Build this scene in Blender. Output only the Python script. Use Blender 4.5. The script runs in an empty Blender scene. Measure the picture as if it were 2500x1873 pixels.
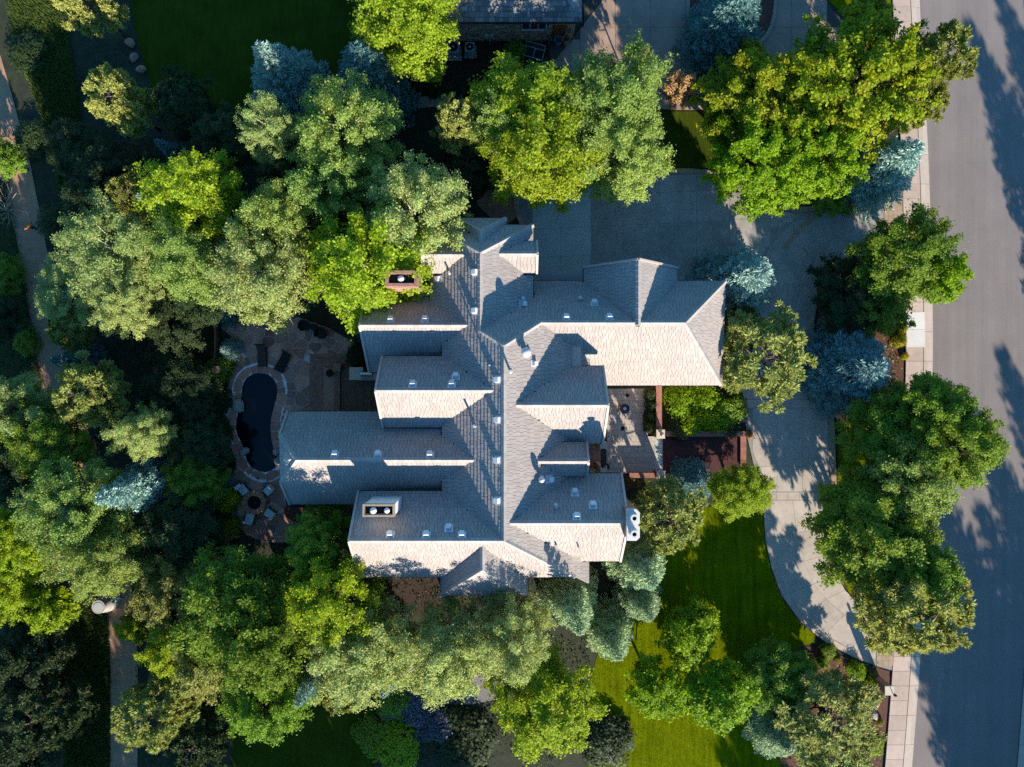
import bpy, math, random
import numpy as np
from mathutils import Vector, Matrix

# ------------------------------------------------------------------ camera, sky, sun, exposure
SC = bpy.context.scene
COL = SC.collection
H = 52.5            # drone height (m)
S = 32.0            # photo pixels per metre on the ground (photo is 2500 x 1873)
CX, CY = 1250.0, 936.5
cam_d = bpy.data.cameras.new('camera')
cam_d.sensor_width = 36.0
cam_d.lens = 36.0 * H / (2500.0 / S)
cam_d.clip_end = 2000
cam = bpy.data.objects.new('camera', cam_d)
cam.location = (0, 0, H)
cam.rotation_euler = (0, 0, 0)
COL.objects.link(cam)
SC.camera = cam

SUN_EL = math.radians(20.0)
SDIR = Vector((0.37, -0.93, 0)).normalized()
SUNV = Vector((SDIR.x*math.cos(SUN_EL), SDIR.y*math.cos(SUN_EL), math.sin(SUN_EL)))
world = bpy.data.worlds.new('World')
SC.world = world
world.use_nodes = True
wn = world.node_tree
sky = wn.nodes.new('ShaderNodeTexSky')
sky.sky_type = 'NISHITA'
sky.sun_disc = False
sky.sun_elevation = SUN_EL
sky.sun_rotation = math.atan2(SDIR.x, SDIR.y)
sky.air_density = 1.0
sky.dust_density = 0.2
sky.ozone_density = 4.0
bg = wn.nodes['Background']
bg.inputs['Strength'].default_value = 0.083
wb = wn.nodes.new('ShaderNodeVectorMath'); wb.operation = 'MULTIPLY'      # daylight white balance of the whole sky
wb.inputs[1].default_value = (0.62, 1.16, 1.36)
wn.links.new(sky.outputs[0], wb.inputs[0])
wn.links.new(wb.outputs[0], bg.inputs['Color'])
sun_d = bpy.data.lights.new('sun', 'SUN')
sun_d.energy = 5.0
sun_d.angle = math.radians(0.5)
sun_d.color = (1.0, 0.89, 0.76)
sun = bpy.data.objects.new('sun', sun_d)
sun.rotation_euler = (-SUNV).to_track_quat('-Z', 'Y').to_euler()
sun.location = (30, -60, 60)
COL.objects.link(sun)
SC.view_settings.view_transform = 'Standard'
SC.view_settings.look = 'None'
SC.view_settings.gamma = 1.0
SC.view_settings.use_curve_mapping = False
SC.view_settings.exposure = 1.28
SC.cycles.use_denoising = False
SC.cycles.max_bounces = 6
SC.cycles.diffuse_bounces = 3
SC.cycles.transmission_bounces = 4
SC.cycles.caustics_reflective = False
SC.cycles.caustics_refractive = False

# ------------------------------------------------------------------ helpers
random.seed(7)
U = random.uniform

def W(px, py, z=0.0):
    """photo pixel seen at height z -> world point"""
    f = (H - z) / H
    return Vector(((px - CX) / S * f, (CY - py) / S * f, z))

def Wxy(px, py, z=0.0):
    p = W(px, py, z)
    return (p.x, p.y)

def tag(o, label=None, cat=None, group=None, kind=None):
    if label: o['label'] = label
    if cat: o['category'] = cat
    if group: o['group'] = group
    if kind: o['kind'] = kind
    return o

def link(o, parent=None):
    COL.objects.link(o)
    if parent is not None:
        o.parent = parent
    return o

def empty(name, loc=(0, 0, 0), label=None, cat=None, group=None, rz=0):
    o = bpy.data.objects.new(name, None)
    o.empty_display_size = 0.2
    o.location = loc
    o.rotation_euler = (0, 0, rz)
    COL.objects.link(o)
    tag(o, label, cat, group)
    return o

class MB:
    def __init__(s):
        s.v = []; s.f = []; s.r = []; s.m = []
        s.cur = 0; s.cm = 0
    def add(s, vs, fs, r=None):
        b = len(s.v)
        s.v.extend([tuple(p) for p in vs])
        rr = U(0, 1) if r is None else r
        for f in fs:
            s.f.append([b + i for i in f]); s.r.append(rr); s.m.append(s.cm)
        return s
    def box(s, c, d, rz=0, r=None, top=1.0, tilt=None):
        hx, hy, hz = d[0]/2, d[1]/2, d[2]/2
        vs = []
        for sz, k in ((-1, 1), (1, top)):
            for sx, sy in ((-1, -1), (1, -1), (1, 1), (-1, 1)):
                vs.append(Vector((sx*hx*k, sy*hy*k, sz*hz)))
        M = Matrix.Rotation(rz, 3, 'Z')
        if tilt is not None: M = M @ tilt
        vs = [M @ p + Vector(c) for p in vs]
        return s.add(vs, [(0, 3, 2, 1), (4, 5, 6, 7), (0, 1, 5, 4), (1, 2, 6, 5), (2, 3, 7, 6), (3, 0, 4, 7)], r)
    def prism(s, poly, z0, z1, r=None, bottom=True):
        n = len(poly)
        vs = [(p[0], p[1], z0) for p in poly] + [(p[0], p[1], z1) for p in poly]
        a = sum(poly[i][0]*poly[(i+1) % n][1] - poly[(i+1) % n][0]*poly[i][1] for i in range(n))
        top = list(range(n, 2*n)); bot = list(range(n))[::-1]
        sides = [(i, (i+1) % n, n+(i+1) % n, n+i) for i in range(n)]
        if a < 0:
            top.reverse(); bot.reverse(); sides = [f[::-1] for f in sides]
        return s.add(vs, [top] + ([bot] if bottom else []) + sides, r)
    def tube(s, pts, rads, n=8, r=None, cap=True):
        pts = [Vector(p) for p in pts]
        vs = []; fs = []
        for i, p in enumerate(pts):
            d = (pts[min(i+1, len(pts)-1)] - pts[max(i-1, 0)])
            d = d.normalized() if d.length > 1e-9 else Vector((0, 0, 1))
            a = d.cross(Vector((0.3, 0.1, 1.0)) if abs(d.z) < 0.9 else Vector((1, 0, 0))).normalized()
            b = d.cross(a)
            for k in range(n):
                t = 2*math.pi*k/n
                vs.append(p + (a*math.cos(t) + b*math.sin(t))*rads[i])
        for i in range(len(pts)-1):
            for k in range(n):
                fs.append((i*n+k, i*n+(k+1) % n, (i+1)*n+(k+1) % n, (i+1)*n+k))
        if cap:
            fs.append(tuple(range(n))[::-1]); fs.append(tuple(range((len(pts)-1)*n, len(pts)*n)))
        return s.add(vs, fs, r)
    def lathe(s, c, prof, n=20, r=None, sx=1, sy=1):
        vs = []; fs = []
        for (rr, z) in prof:
            for k in range(n):
                t = 2*math.pi*k/n
                vs.append((c[0]+rr*sx*math.cos(t), c[1]+rr*sy*math.sin(t), c[2]+z))
        m = len(prof)
        for i in range(m-1):
            for k in range(n):
                fs.append((i*n+k, i*n+(k+1) % n, (i+1)*n+(k+1) % n, (i+1)*n+k))
        fs.append(tuple(range(n))[::-1]); fs.append(tuple(range((m-1)*n, m*n)))
        return s.add(vs, fs, r)
    def rock(s, c, d, seed=0, n=9, m=6, r=None):
        rg = random.Random(seed)
        vs = []; fs = []
        ph = [rg.uniform(0, 6.28) for _ in range(4)]
        vs.append((c[0], c[1], c[2]+d[2]*0.5))
        for i in range(1, m):
            th = math.pi*i/m
            for k in range(n):
                t = 2*math.pi*k/n
                q = 1 + .16*math.sin(2*t+ph[0]) + .1*math.sin(3*t+ph[1]+th*2) + rg.uniform(-.07, .07)
                z = math.cos(th)
                z = max(z, -0.5)
                vs.append((c[0]+d[0]/2*q*math.sin(th)**.7*math.cos(t), c[1]+d[1]/2*q*math.sin(th)**.7*math.sin(t), c[2]+d[2]/2*z*q))
        for k in range(n):
            fs.append((0, 1+k, 1+(k+1) % n))
        for i in range(m-2):
            for k in range(n):
                a = 1+i*n
                fs.append((a+k, a+n+k, a+n+(k+1) % n, a+(k+1) % n))
        fs.append(tuple(1+(m-2)*n+k for k in range(n))[::-1])
        return s.add(vs, fs, r)
    def build(s, name, mats, parent=None, smooth=False, origin=None):
        me = bpy.data.meshes.new(name)
        vs = s.v
        if origin is not None:
            ox, oy, oz = origin
            vs = [(x-ox, y-oy, z-oz) for x, y, z in vs]
        me.from_pydata(vs, [], s.f)
        if not isinstance(mats, (list, tuple)): mats = [mats]
        for m in mats: me.materials.append(m)
        at = me.attributes.new('rnd', 'FLOAT', 'FACE')
        at.data.foreach_set('value', s.r)
        if len(mats) > 1: me.polygons.foreach_set('material_index', s.m)
        if smooth: me.polygons.foreach_set('use_smooth', [True]*len(me.polygons))
        me.update()
        o = bpy.data.objects.new(name, me)
        if origin is not None: o.location = origin
        return link(o, parent)

def area2(p):
    n = len(p)
    return 0.5*sum(p[i][0]*p[(i+1) % n][1] - p[(i+1) % n][0]*p[i][1] for i in range(n))

def centroid(p):
    a = area2(p)
    n = len(p)
    if abs(a) < 1e-9: return (sum(q[0] for q in p)/n, sum(q[1] for q in p)/n)
    cx = cy = 0
    for i in range(n):
        c = p[i][0]*p[(i+1) % n][1] - p[(i+1) % n][0]*p[i][1]
        cx += (p[i][0]+p[(i+1) % n][0])*c; cy += (p[i][1]+p[(i+1) % n][1])*c
    return (cx/(6*a), cy/(6*a))

def clip_half(poly, a, b, c):
    """keep a*x+b*y<=c"""
    out = []
    n = len(poly)
    for i in range(n):
        p, q = poly[i], poly[(i+1) % n]
        dp = a*p[0]+b*p[1]-c; dq = a*q[0]+b*q[1]-c
        if dp <= 0: out.append(p)
        if (dp < 0 < dq) or (dq < 0 < dp):
            t = dp/(dp-dq)
            out.append((p[0]+(q[0]-p[0])*t, p[1]+(q[1]-p[1])*t))
    return out

def clip_rect(poly, x0, x1, y0, y1):
    for h in ((-1, 0, -x0), (1, 0, x1), (0, -1, -y0), (0, 1, y1)):
        if len(poly) < 3: return []
        poly = clip_half(poly, *h)
    return poly

def clip_convex(poly, win):
    if area2(win) < 0: win = win[::-1]
    n = len(win)
    for i in range(n):
        if len(poly) < 3: return []
        p, q = win[i], win[(i+1) % n]
        nx, ny = (q[1]-p[1]), -(q[0]-p[0])
        poly = clip_half(poly, nx, ny, nx*p[0]+ny*p[1])
    return poly

def inside(p, poly):
    x, y = p; r = False
    n = len(poly); j = n-1
    for i in range(n):
        xi, yi = poly[i]; xj, yj = poly[j]
        if (yi > y) != (yj > y) and x < (xj-xi)*(y-yi)/(yj-yi)+xi: r = not r
        j = i
    return r

def inset(poly, d):
    """move edges inwards (convex-ish polygons)"""
    if area2(poly) < 0: poly = poly[::-1]
    n = len(poly)
    out = poly
    for i in range(n):
        p, q = poly[i], poly[(i+1) % n]
        l = math.hypot(q[0]-p[0], q[1]-p[1])
        if l < 1e-6: continue
        nx, ny = (q[1]-p[1])/l, -(q[0]-p[0])/l
        out = clip_half(out, nx, ny, nx*p[0]+ny*p[1]-d)
        if len(out) < 3: return []
    return out

def smooth_poly(pts, it=2, closed=True):
    for _ in range(it):
        out = []
        n = len(pts)
        rng = range(n) if closed else range(n-1)
        if not closed: out.append(pts[0])
        for i in rng:
            p, q = pts[i], pts[(i+1) % n]
            out.append((p[0]*.75+q[0]*.25, p[1]*.75+q[1]*.25))
            out.append((p[0]*.25+q[0]*.75, p[1]*.25+q[1]*.75))
        if not closed: out.append(pts[-1])
        pts = out
    return pts

def PX(pts, z=0.0):
    return [Wxy(x, y, z) for x, y in pts]

def resample(pts, step):
    out = [pts[0]]; acc = 0
    for a, b in zip(pts, pts[1:]):
        l = math.hypot(b[0]-a[0], b[1]-a[1])
        t = step-acc
        while t <= l:
            out.append((a[0]+(b[0]-a[0])*t/l, a[1]+(b[1]-a[1])*t/l)); t += step
        acc = (acc+l) % step
    return out

def offset_line(pts, d):
    """offset an open polyline to its right by d"""
    out = []
    n = len(pts)
    for i in range(n):
        a = pts[max(i-1, 0)]; b = pts[min(i+1, n-1)]
        l = math.hypot(b[0]-a[0], b[1]-a[1]) or 1
        out.append((pts[i][0]+(b[1]-a[1])/l*d, pts[i][1]-(b[0]-a[0])/l*d))
    return out

# ------------------------------------------------------------------ materials
def mat(name, c1, c2=None, rough=0.85, scale=3.0, bump=0.0, bscale=40.0, rnd=0.0, c3=None, spec=0.3, detail=6.0, metallic=0.0, objrnd=0.0, dist=0.03):
    m = bpy.data.materials.new(name)
    m.use_nodes = True
    nt = m.node_tree; N = nt.nodes; L = nt.links
    b = N['Principled BSDF']
    b.inputs['Roughness'].default_value = rough
    b.inputs['Specular IOR Level'].default_value = spec
    b.inputs['Metallic'].default_value = metallic
    c2 = c2 or tuple(x*.75 for x in c1)
    tc = N.new('ShaderNodeNewGeometry')
    nz = N.new('ShaderNodeTexNoise'); nz.inputs['Scale'].default_value = scale; nz.inputs['Detail'].default_value = detail
    nz.inputs['Roughness'].default_value = 0.65
    L.new(tc.outputs['Position'], nz.inputs['Vector'])
    rp = N.new('ShaderNodeValToRGB')
    rp.color_ramp.elements[0].position = .3; rp.color_ramp.elements[1].position = .7
    rp.color_ramp.elements[0].color = (*c2, 1); rp.color_ramp.elements[1].color = (*c1, 1)
    if c3:
        e = rp.color_ramp.elements.new(.62); e.color = (*c3, 1)
    L.new(nz.outputs['Fac'], rp.inputs['Fac'])
    out = rp.outputs['Color']
    def vary(sock, amt, src):
        hs = N.new('ShaderNodeHueSaturation')
        mr = N.new('ShaderNodeMapRange')
        mr.inputs['To Min'].default_value = 1-amt; mr.inputs['To Max'].default_value = 1+amt
        L.new(src, mr.inputs['Value'])
        L.new(mr.outputs[0], hs.inputs['Value'])
        L.new(sock, hs.inputs['Color'])
        return hs.outputs['Color']
    if rnd:
        at = N.new('ShaderNodeAttribute'); at.attribute_name = 'rnd'
        out = vary(out, rnd, at.outputs['Fac'])
    if objrnd:
        oi = N.new('ShaderNodeObjectInfo')
        out = vary(out, objrnd, oi.outputs['Random'])
    L.new(out, b.inputs['Base Color'])
    if bump:
        n2 = N.new('ShaderNodeTexNoise'); n2.inputs['Scale'].default_value = bscale; n2.inputs['Detail'].default_value = 4
        L.new(tc.outputs['Position'], n2.inputs['Vector'])
        bp = N.new('ShaderNodeBump'); bp.inputs['Strength'].default_value = bump; bp.inputs['Distance'].default_value = dist
        L.new(n2.outputs['Fac'], bp.inputs['Height'])
        L.new(bp.outputs[0], b.inputs['Normal'])
    return m

def leaf_mat(name, c1, c2, c3=None, tip=0.9, trans=0.35, rough=0.55, hue=0.02, val=0.15, gain=1.55):
    c1 = tuple(x*gain for x in c1); c2 = tuple(x*gain for x in c2); trans = min(.5, trans+.08)
    m = bpy.data.materials.new(name)
    m.use_nodes = True
    nt = m.node_tree; N = nt.nodes; L = nt.links
    b = N['Principled BSDF']; o = N['Material Output']
    b.inputs['Roughness'].default_value = rough
    b.inputs['Specular IOR Level'].default_value = 0.18
    at = N.new('ShaderNodeAttribute'); at.attribute_name = 'rnd'
    rp = N.new('ShaderNodeValToRGB')
    rp.color_ramp.elements[0].color = (*c2, 1); rp.color_ramp.elements[1].color = (*c1, 1)
    rp.color_ramp.elements[1].position = tip-.08 if c3 else 1.0
    if c3:
        e = rp.color_ramp.elements.new(tip); e.color = (*c3, 1)
    L.new(at.outputs['Fac'], rp.inputs['Fac'])
    oi = N.new('ShaderNodeObjectInfo')
    hs = N.new('ShaderNodeHueSaturation')
    m1 = N.new('ShaderNodeMapRange'); m1.inputs['To Min'].default_value = .5-hue; m1.inputs['To Max'].default_value = .5+hue
    m2 = N.new('ShaderNodeMapRange'); m2.inputs['To Min'].default_value = 1-val; m2.inputs['To Max'].default_value = 1+val
    L.new(oi.outputs['Random'], m1.inputs['Value'])
    ml = N.new('ShaderNodeMath'); ml.operation = 'MULTIPLY'; ml.inputs[1].default_value = 7.13
    fr = N.new('ShaderNodeMath'); fr.operation = 'FRACT'
    L.new(oi.outputs['Random'], ml.inputs[0]); L.new(ml.outputs[0], fr.inputs[0]); L.new(fr.outputs[0], m2.inputs['Value'])
    L.new(m1.outputs[0], hs.inputs['Hue']); L.new(m2.outputs[0], hs.inputs['Value'])
    L.new(rp.outputs['Color'], hs.inputs['Color'])
    L.new(hs.outputs['Color'], b.inputs['Base Color'])
    tr = N.new('ShaderNodeBsdfTranslucent')
    h2 = N.new('ShaderNodeHueSaturation'); h2.inputs['Saturation'].default_value = 1.1; h2.inputs['Value'].default_value = 1.25
    h2.inputs['Hue'].default_value = .485
    L.new(hs.outputs['Color'], h2.inputs['Color']); L.new(h2.outputs['Color'], tr.inputs['Color'])
    mx = N.new('ShaderNodeMixShader'); mx.inputs[0].default_value = trans
    L.new(b.outputs[0], mx.inputs[1]); L.new(tr.outputs[0], mx.inputs[2])
    L.new(mx.outputs[0], o.inputs['Surface'])
    return m

def brick_mat(name, c1, c2, mortar, scale=1.0, bw=.22, bh=.075, rot=0.0, bump=.5, axis='xy'):
    m = bpy.data.materials.new(name)
    m.use_nodes = True
    nt = m.node_tree; N = nt.nodes; L = nt.links
    b = N['Principled BSDF']; b.inputs['Roughness'].default_value = .9; b.inputs['Specular IOR Level'].default_value = .2
    g = N.new('ShaderNodeNewGeometry')
    mp = N.new('ShaderNodeMapping')
    if axis == 'xy':
        mp.inputs['Rotation'].default_value = (0, 0, rot)
        L.new(g.outputs['Position'], mp.inputs['Vector'])
    else:   # walls: u = x+y, v = z
        sp = N.new('ShaderNodeSeparateXYZ'); ad = N.new('ShaderNodeMath'); cb = N.new('ShaderNodeCombineXYZ')
        L.new(g.outputs['Position'], sp.inputs[0]); L.new(sp.outputs[0], ad.inputs[0]); L.new(sp.outputs[1], ad.inputs[1])
        L.new(ad.outputs[0], cb.inputs[0]); L.new(sp.outputs[2], cb.inputs[1]); L.new(cb.outputs[0], mp.inputs['Vector'])
    bt = N.new('ShaderNodeTexBrick')
    bt.inputs['Color1'].default_value = (*c1, 1); bt.inputs['Color2'].default_value = (*c2, 1); bt.inputs['Mortar'].default_value = (*mortar, 1)
    bt.inputs['Scale'].default_value = scale
    bt.inputs['Brick Width'].default_value = bw; bt.inputs['Row Height'].default_value = bh
    bt.inputs['Mortar Size'].default_value = .006; bt.inputs['Mortar Smooth'].default_value = .2
    L.new(mp.outputs[0], bt.inputs['Vector'])
    nz = N.new('ShaderNodeTexNoise'); nz.inputs['Scale'].default_value = 2.2; nz.inputs['Detail'].default_value = 5
    L.new(g.outputs['Position'], nz.inputs['Vector'])
    mr = N.new('ShaderNodeMapRange'); mr.inputs['To Min'].default_value = .7; mr.inputs['To Max'].default_value = 1.3
    L.new(nz.outputs['Fac'], mr.inputs['Value'])
    hs = N.new('ShaderNodeHueSaturation'); L.new(mr.outputs[0], hs.inputs['Value']); L.new(bt.outputs['Color'], hs.inputs['Color'])
    L.new(hs.outputs['Color'], b.inputs['Base Color'])
    iv = N.new('ShaderNodeMath'); iv.operation = 'SUBTRACT'; iv.inputs[0].default_value = 1
    L.new(bt.outputs['Fac'], iv.inputs[1])
    bp = N.new('ShaderNodeBump'); bp.inputs['Strength'].default_value = bump; bp.inputs['Distance'].default_value = .01
    L.new(iv.outputs[0], bp.inputs['Height']); L.new(bp.outputs[0], b.inputs['Normal'])
    return m

M = {}
M['soil'] = mat('soil', (.055, .042, .030), (.022, .018, .013), scale=1.3, bump=.8, bscale=18, c3=(.035, .045, .018), dist=.06)
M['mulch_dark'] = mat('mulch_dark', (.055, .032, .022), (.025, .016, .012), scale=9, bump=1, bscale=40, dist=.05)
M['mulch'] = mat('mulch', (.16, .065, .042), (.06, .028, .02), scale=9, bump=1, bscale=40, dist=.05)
M['lawn'] = mat('lawn', (.142, .176, .003), (.080, .108, .002), scale=.6, bump=.6, bscale=55, detail=8, spec=0.0, rough=1)
M['meadow'] = mat('meadow', (.05, .085, .018), (.03, .045, .014), scale=.8, bump=.9, bscale=25, c3=(.08, .075, .03), dist=.06)
M['dirt'] = mat('dirt', (.42, .25, .145), (.30, .175, .10), scale=1.7, bump=.4, bscale=60)
def streak(m, sx, sy, rot, amt, extra=None):
    """long faint streaks (tyre wear, mower lines) multiplied onto a material's colour"""
    nt = m.node_tree; N = nt.nodes; L_ = nt.links; b = N['Principled BSDF']
    src = b.inputs['Base Color'].links[0].from_socket
    g = N.new('ShaderNodeNewGeometry'); mp = N.new('ShaderNodeMapping'); mp.inputs['Rotation'].default_value = (0, 0, rot); mp.inputs['Scale'].default_value = (sx, sy, 1)
    nz = N.new('ShaderNodeTexNoise'); nz.inputs['Scale'].default_value = 1; nz.inputs['Detail'].default_value = 5; nz.inputs['Roughness'].default_value = .7
    mr = N.new('ShaderNodeMapRange'); mr.inputs['From Min'].default_value = .3; mr.inputs['From Max'].default_value = .7; mr.inputs['To Min'].default_value = 1-amt; mr.inputs['To Max'].default_value = 1+amt
    hs = N.new('ShaderNodeHueSaturation')
    L_.new(g.outputs['Position'], mp.inputs['Vector']); L_.new(mp.outputs[0], nz.inputs['Vector']); L_.new(nz.outputs['Fac'], mr.inputs['Value'])
    L_.new(mr.outputs[0], hs.inputs['Value']); L_.new(src, hs.inputs['Color']); L_.new(hs.outputs['Color'], b.inputs['Base Color'])
M['asphalt'] = mat('asphalt', (.225, .194, .174), (.188, .163, .147), scale=.35, bump=.25, bscale=120, detail=9, rough=.85, spec=.15)
streak(M['asphalt'], 1.6, .035, .03, .10)
streak(M['asphalt'], 14, 14, 0, .10)
streak(M['lawn'], 3.2, .2, .9, .34)
streak(M['lawn'], 9, 9, 0, .16)
M['lawn_shade'] = mat('lawn_shade', (.055, .075, .008), (.032, .047, .005), scale=.6, bump=.6, bscale=55, detail=8, spec=0.0, rough=1)  # darker copy of the lawn: deep shade put into the grass colour
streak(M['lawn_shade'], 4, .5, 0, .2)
M['concrete'] = mat('concrete', (.46, .40, .33), (.37, .32, .265), scale=1.1, bump=.12, bscale=80, rnd=.06)
M['concrete_pink'] = mat('concrete_pink', (.50, .39, .31), (.42, .33, .265), scale=1.6, bump=.12, bscale=80, rnd=.09)
M['concrete_white'] = mat('concrete_white', (.66, .63, .58), (.58, .55, .50), scale=1.6, bump=.1, bscale=80, rnd=.05)
M['concrete_gray'] = mat('concrete_gray', (.375, .345, .305), (.285, .262, .232), scale=.8, bump=.12, bscale=80, rnd=.08)
M['concrete_new'] = mat('concrete_new', (.47, .50, .455), (.41, .44, .40), scale=.7, bump=.1, bscale=80, rnd=.05)
M['concrete_tan'] = mat('concrete_tan', (.36, .255, .185), (.27, .195, .145), scale=.7, bump=.12, bscale=80, rnd=.06)
for _k, _a in (('concrete', .10), ('concrete_gray', .16), ('concrete_tan', .12), ('concrete_new', .07), ('concrete_pink', .08)):
    streak(M[_k], .55, .4, .4, _a); streak(M[_k], 3.1, 2.6, 0, _a*.7)
M['stamp'] = mat('stamp', (.40, .29, .19), (.31, .225, .15), scale=2.2, bump=.3, bscale=30, rnd=.12)
M['curb'] = mat('curb', (.52, .43, .35), (.44, .37, .30), scale=1.8, bump=.1, bscale=80, rnd=.06)
M['drive_base'] = mat('drive_base', (.28, .258, .228), (.23, .21, .185), scale=2)
M['joint'] = mat('joint', (.09, .078, .066), (.06, .052, .045), scale=4)
M['shingle'] = mat('shingle', (.342, .300, .268), (.290, .254, .228), scale=.35, bump=.35, bscale=70, rnd=.085, dist=.01)
M['deck_under'] = mat('deck_under', (.05, .043, .04), scale=3)
M['ridge_tile'] = mat('ridge_tile', (.36, .325, .295), (.31, .28, .255), scale=2, bump=.2, bscale=60, rnd=.1, dist=.01)
M['gutter'] = mat('gutter', (.045, .032, .026), scale=3, rough=.5)
M['trim'] = mat('trim', (.42, .375, .33), (.36, .32, .28), scale=3, rough=.6)
M['chim_white'] = mat('chim_white', (.70, .68, .65), (.62, .6, .57), scale=2, bump=.2, bscale=90)
M['stucco'] = mat('stucco', (.52, .45, .36), (.45, .39, .31), scale=2, bump=.4, bscale=90)
M['white'] = mat('white', (.72, .71, .69), (.66, .65, .63), scale=5, rough=.5)
M['galv'] = mat('galv', (.55, .56, .57), (.48, .49, .5), scale=7, rough=.4, metallic=.3)
M['black'] = mat('black', (.012, .012, .013), scale=5, rough=.6)
M['darkmetal'] = mat('darkmetal', (.03, .03, .033), (.02, .02, .022), scale=6, rough=.5, metallic=.4)
M['steel'] = mat('steel', (.62, .64, .66), (.55, .57, .6), scale=9, rough=.28, metallic=.9)
M['wood_frame'] = mat('wood_frame', (.36, .28, .2), (.28, .22, .16), scale=6, bump=.3)
M['deck_board'] = mat('deck_board', (.22, .12, .075), (.14, .082, .052), scale=3, bump=.3, bscale=50, rnd=.25)
M['door_wood'] = mat('door_wood', (.26, .09, .03), (.16, .055, .02), scale=4, rough=.5)
M['brick'] = brick_mat('brick', (.33, .165, .12), (.25, .125, .09), (.36, .30, .25), axis='wall')
M['brick_pave'] = brick_mat('brick_pave', (.095, .036, .032), (.068, .027, .025), (.06, .04, .034), bw=.22, bh=.11)
M['brick_tan'] = brick_mat('brick_tan', (.34, .15, .095), (.24, .105, .07), (.30, .22, .17), bw=.11, bh=.22)
M['brick_tan2'] = brick_mat('brick_tan2', (.34, .15, .095), (.24, .105, .07), (.30, .22, .17), bw=.22, bh=.11)
M['brick_wall'] = brick_mat('brick_wall', (.34, .15, .11), (.26, .115, .085), (.24, .18, .15), bw=.11, bh=.22)
M['flag'] = mat('flag', (.52, .225, .14), (.37, .175, .115), scale=1.8, bump=.3, bscale=30, rnd=.42, c3=(.43, .22, .15))
M['flag_cope'] = mat('flag_cope', (.54, .24, .15), (.41, .185, .12), scale=2, bump=.3, bscale=30, rnd=.2)
M['grout'] = mat('grout', (.56, .53, .50), (.46, .43, .41), scale=6)
M['grout_white'] = mat('grout_white', (.80, .78, .76), (.70, .68, .66), scale=6)
M['boulder'] = mat('boulder', (.42, .36, .30), (.30, .255, .215), scale=2.5, bump=.6, bscale=14, rough=.9, dist=.05)
M['boulder_red'] = mat('boulder_red', (.36, .21, .15), (.25, .15, .11), scale=2.5, bump=.6, bscale=14, dist=.05)
M['stone'] = mat('stone', (.43, .33, .24), (.30, .225, .165), scale=3, bump=.5, bscale=30, rnd=.4)
M['gravel'] = mat('gravel', (.30, .27, .25), (.13, .12, .11), scale=16, bump=1, bscale=30, dist=.05, detail=3)
M['tile'] = mat('tile', (.47, .41, .345), (.40, .345, .29), scale=1.6, bump=.12, bscale=60, rnd=.09)
M['cushion'] = mat('cushion', (.60, .60, .58), (.52, .52, .5), scale=5, rough=.9)
M['wicker'] = mat('wicker', (.022, .019, .017), scale=20, bump=.6, bscale=60)
M['cap_white'] = mat('cap_white', (.60, .57, .53), (.52, .49, .45), scale=3, rough=.7)
M['cap'] = mat('cap', (.58, .50, .40), (.50, .43, .345), scale=3, bump=.2)
M['pot'] = mat('pot', (.06, .08, .13), (.04, .05, .09), scale=5, rough=.3)
M['terracotta'] = mat('terracotta', (.42, .27, .18), (.33, .2, .13), scale=5)
M['binblue'] = mat('binblue', (.10, .21, .30), (.08, .17, .25), scale=4, rough=.45)
M['bark'] = mat('bark', (.14, .10, .075), (.07, .05, .038), scale=7, bump=.8, bscale=25)
M['bark_pale'] = mat('bark_pale', (.52, .48, .40), (.32, .28, .22), scale=7, bump=.4, bscale=25)
M['dead'] = mat('dead', (.45, .34, .25), (.34, .25, .18), scale=7)
M['ember'] = mat('ember', (.05, .016, .012), (.016, .008, .008), scale=18, bump=1, bscale=35, dist=.05)

wm = bpy.data.materials.new('pool_water'); wm.use_nodes = True
_b = wm.node_tree.nodes['Principled BSDF']
_b.inputs['Base Color'].default_value = (.002, .005, .007, 1); _b.inputs['Roughness'].default_value = .06
_b.inputs['Specular IOR Level'].default_value = .32
_n = wm.node_tree.nodes.new('ShaderNodeTexNoise'); _n.inputs['Scale'].default_value = 3
_g = wm.node_tree.nodes.new('ShaderNodeNewGeometry'); wm.node_tree.links.new(_g.outputs['Position'], _n.inputs['Vector'])
_p = wm.node_tree.nodes.new('ShaderNodeBump'); _p.inputs['Strength'].default_value = .08; _p.inputs['Distance'].default_value = .02
wm.node_tree.links.new(_n.outputs['Fac'], _p.inputs['Height']); wm.node_tree.links.new(_p.outputs[0], _b.inputs['Normal'])
M['water'] = wm
gm = bpy.data.materials.new('glass_dark'); gm.use_nodes = True
_b = gm.node_tree.nodes['Principled BSDF']
_b.inputs['Base Color'].default_value = (.02, .028, .033, 1); _b.inputs['Roughness'].default_value = .08
M['glass'] = gm

L = {}
L['aspen'] = leaf_mat('leaf_aspen', (.168, .222, .050), (.076, .114, .024), trans=.36, hue=.014, val=.12, gain=2.15)
L['pale'] = leaf_mat('leaf_pale', (.215, .248, .082), (.100, .130, .038), trans=.34, hue=.014, val=.10, gain=2.1)
L['lime'] = leaf_mat('leaf_lime', (.190, .240, .015), (.088, .130, .009), trans=.44, hue=.007, val=.08, gain=2.1)
L['maple'] = leaf_mat('leaf_maple', (.175, .215, .010), (.078, .120, .006), c3=(.46, .30, .06), tip=.9, trans=.42, hue=.01, val=.08, gain=1.95)
L['green'] = leaf_mat('leaf_green', (.128, .182, .021), (.054, .092, .011), trans=.40, hue=.015, val=.13, gain=2.1)
L['bright'] = leaf_mat('leaf_bright', (.150, .220, .008), (.060, .112, .005), trans=.44, hue=.008, val=.08, gain=2.05)
L['dark'] = leaf_mat('leaf_dark', (.045, .068, .022), (.022, .036, .013), trans=.25, hue=.02, val=.25, gain=1.5)
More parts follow.
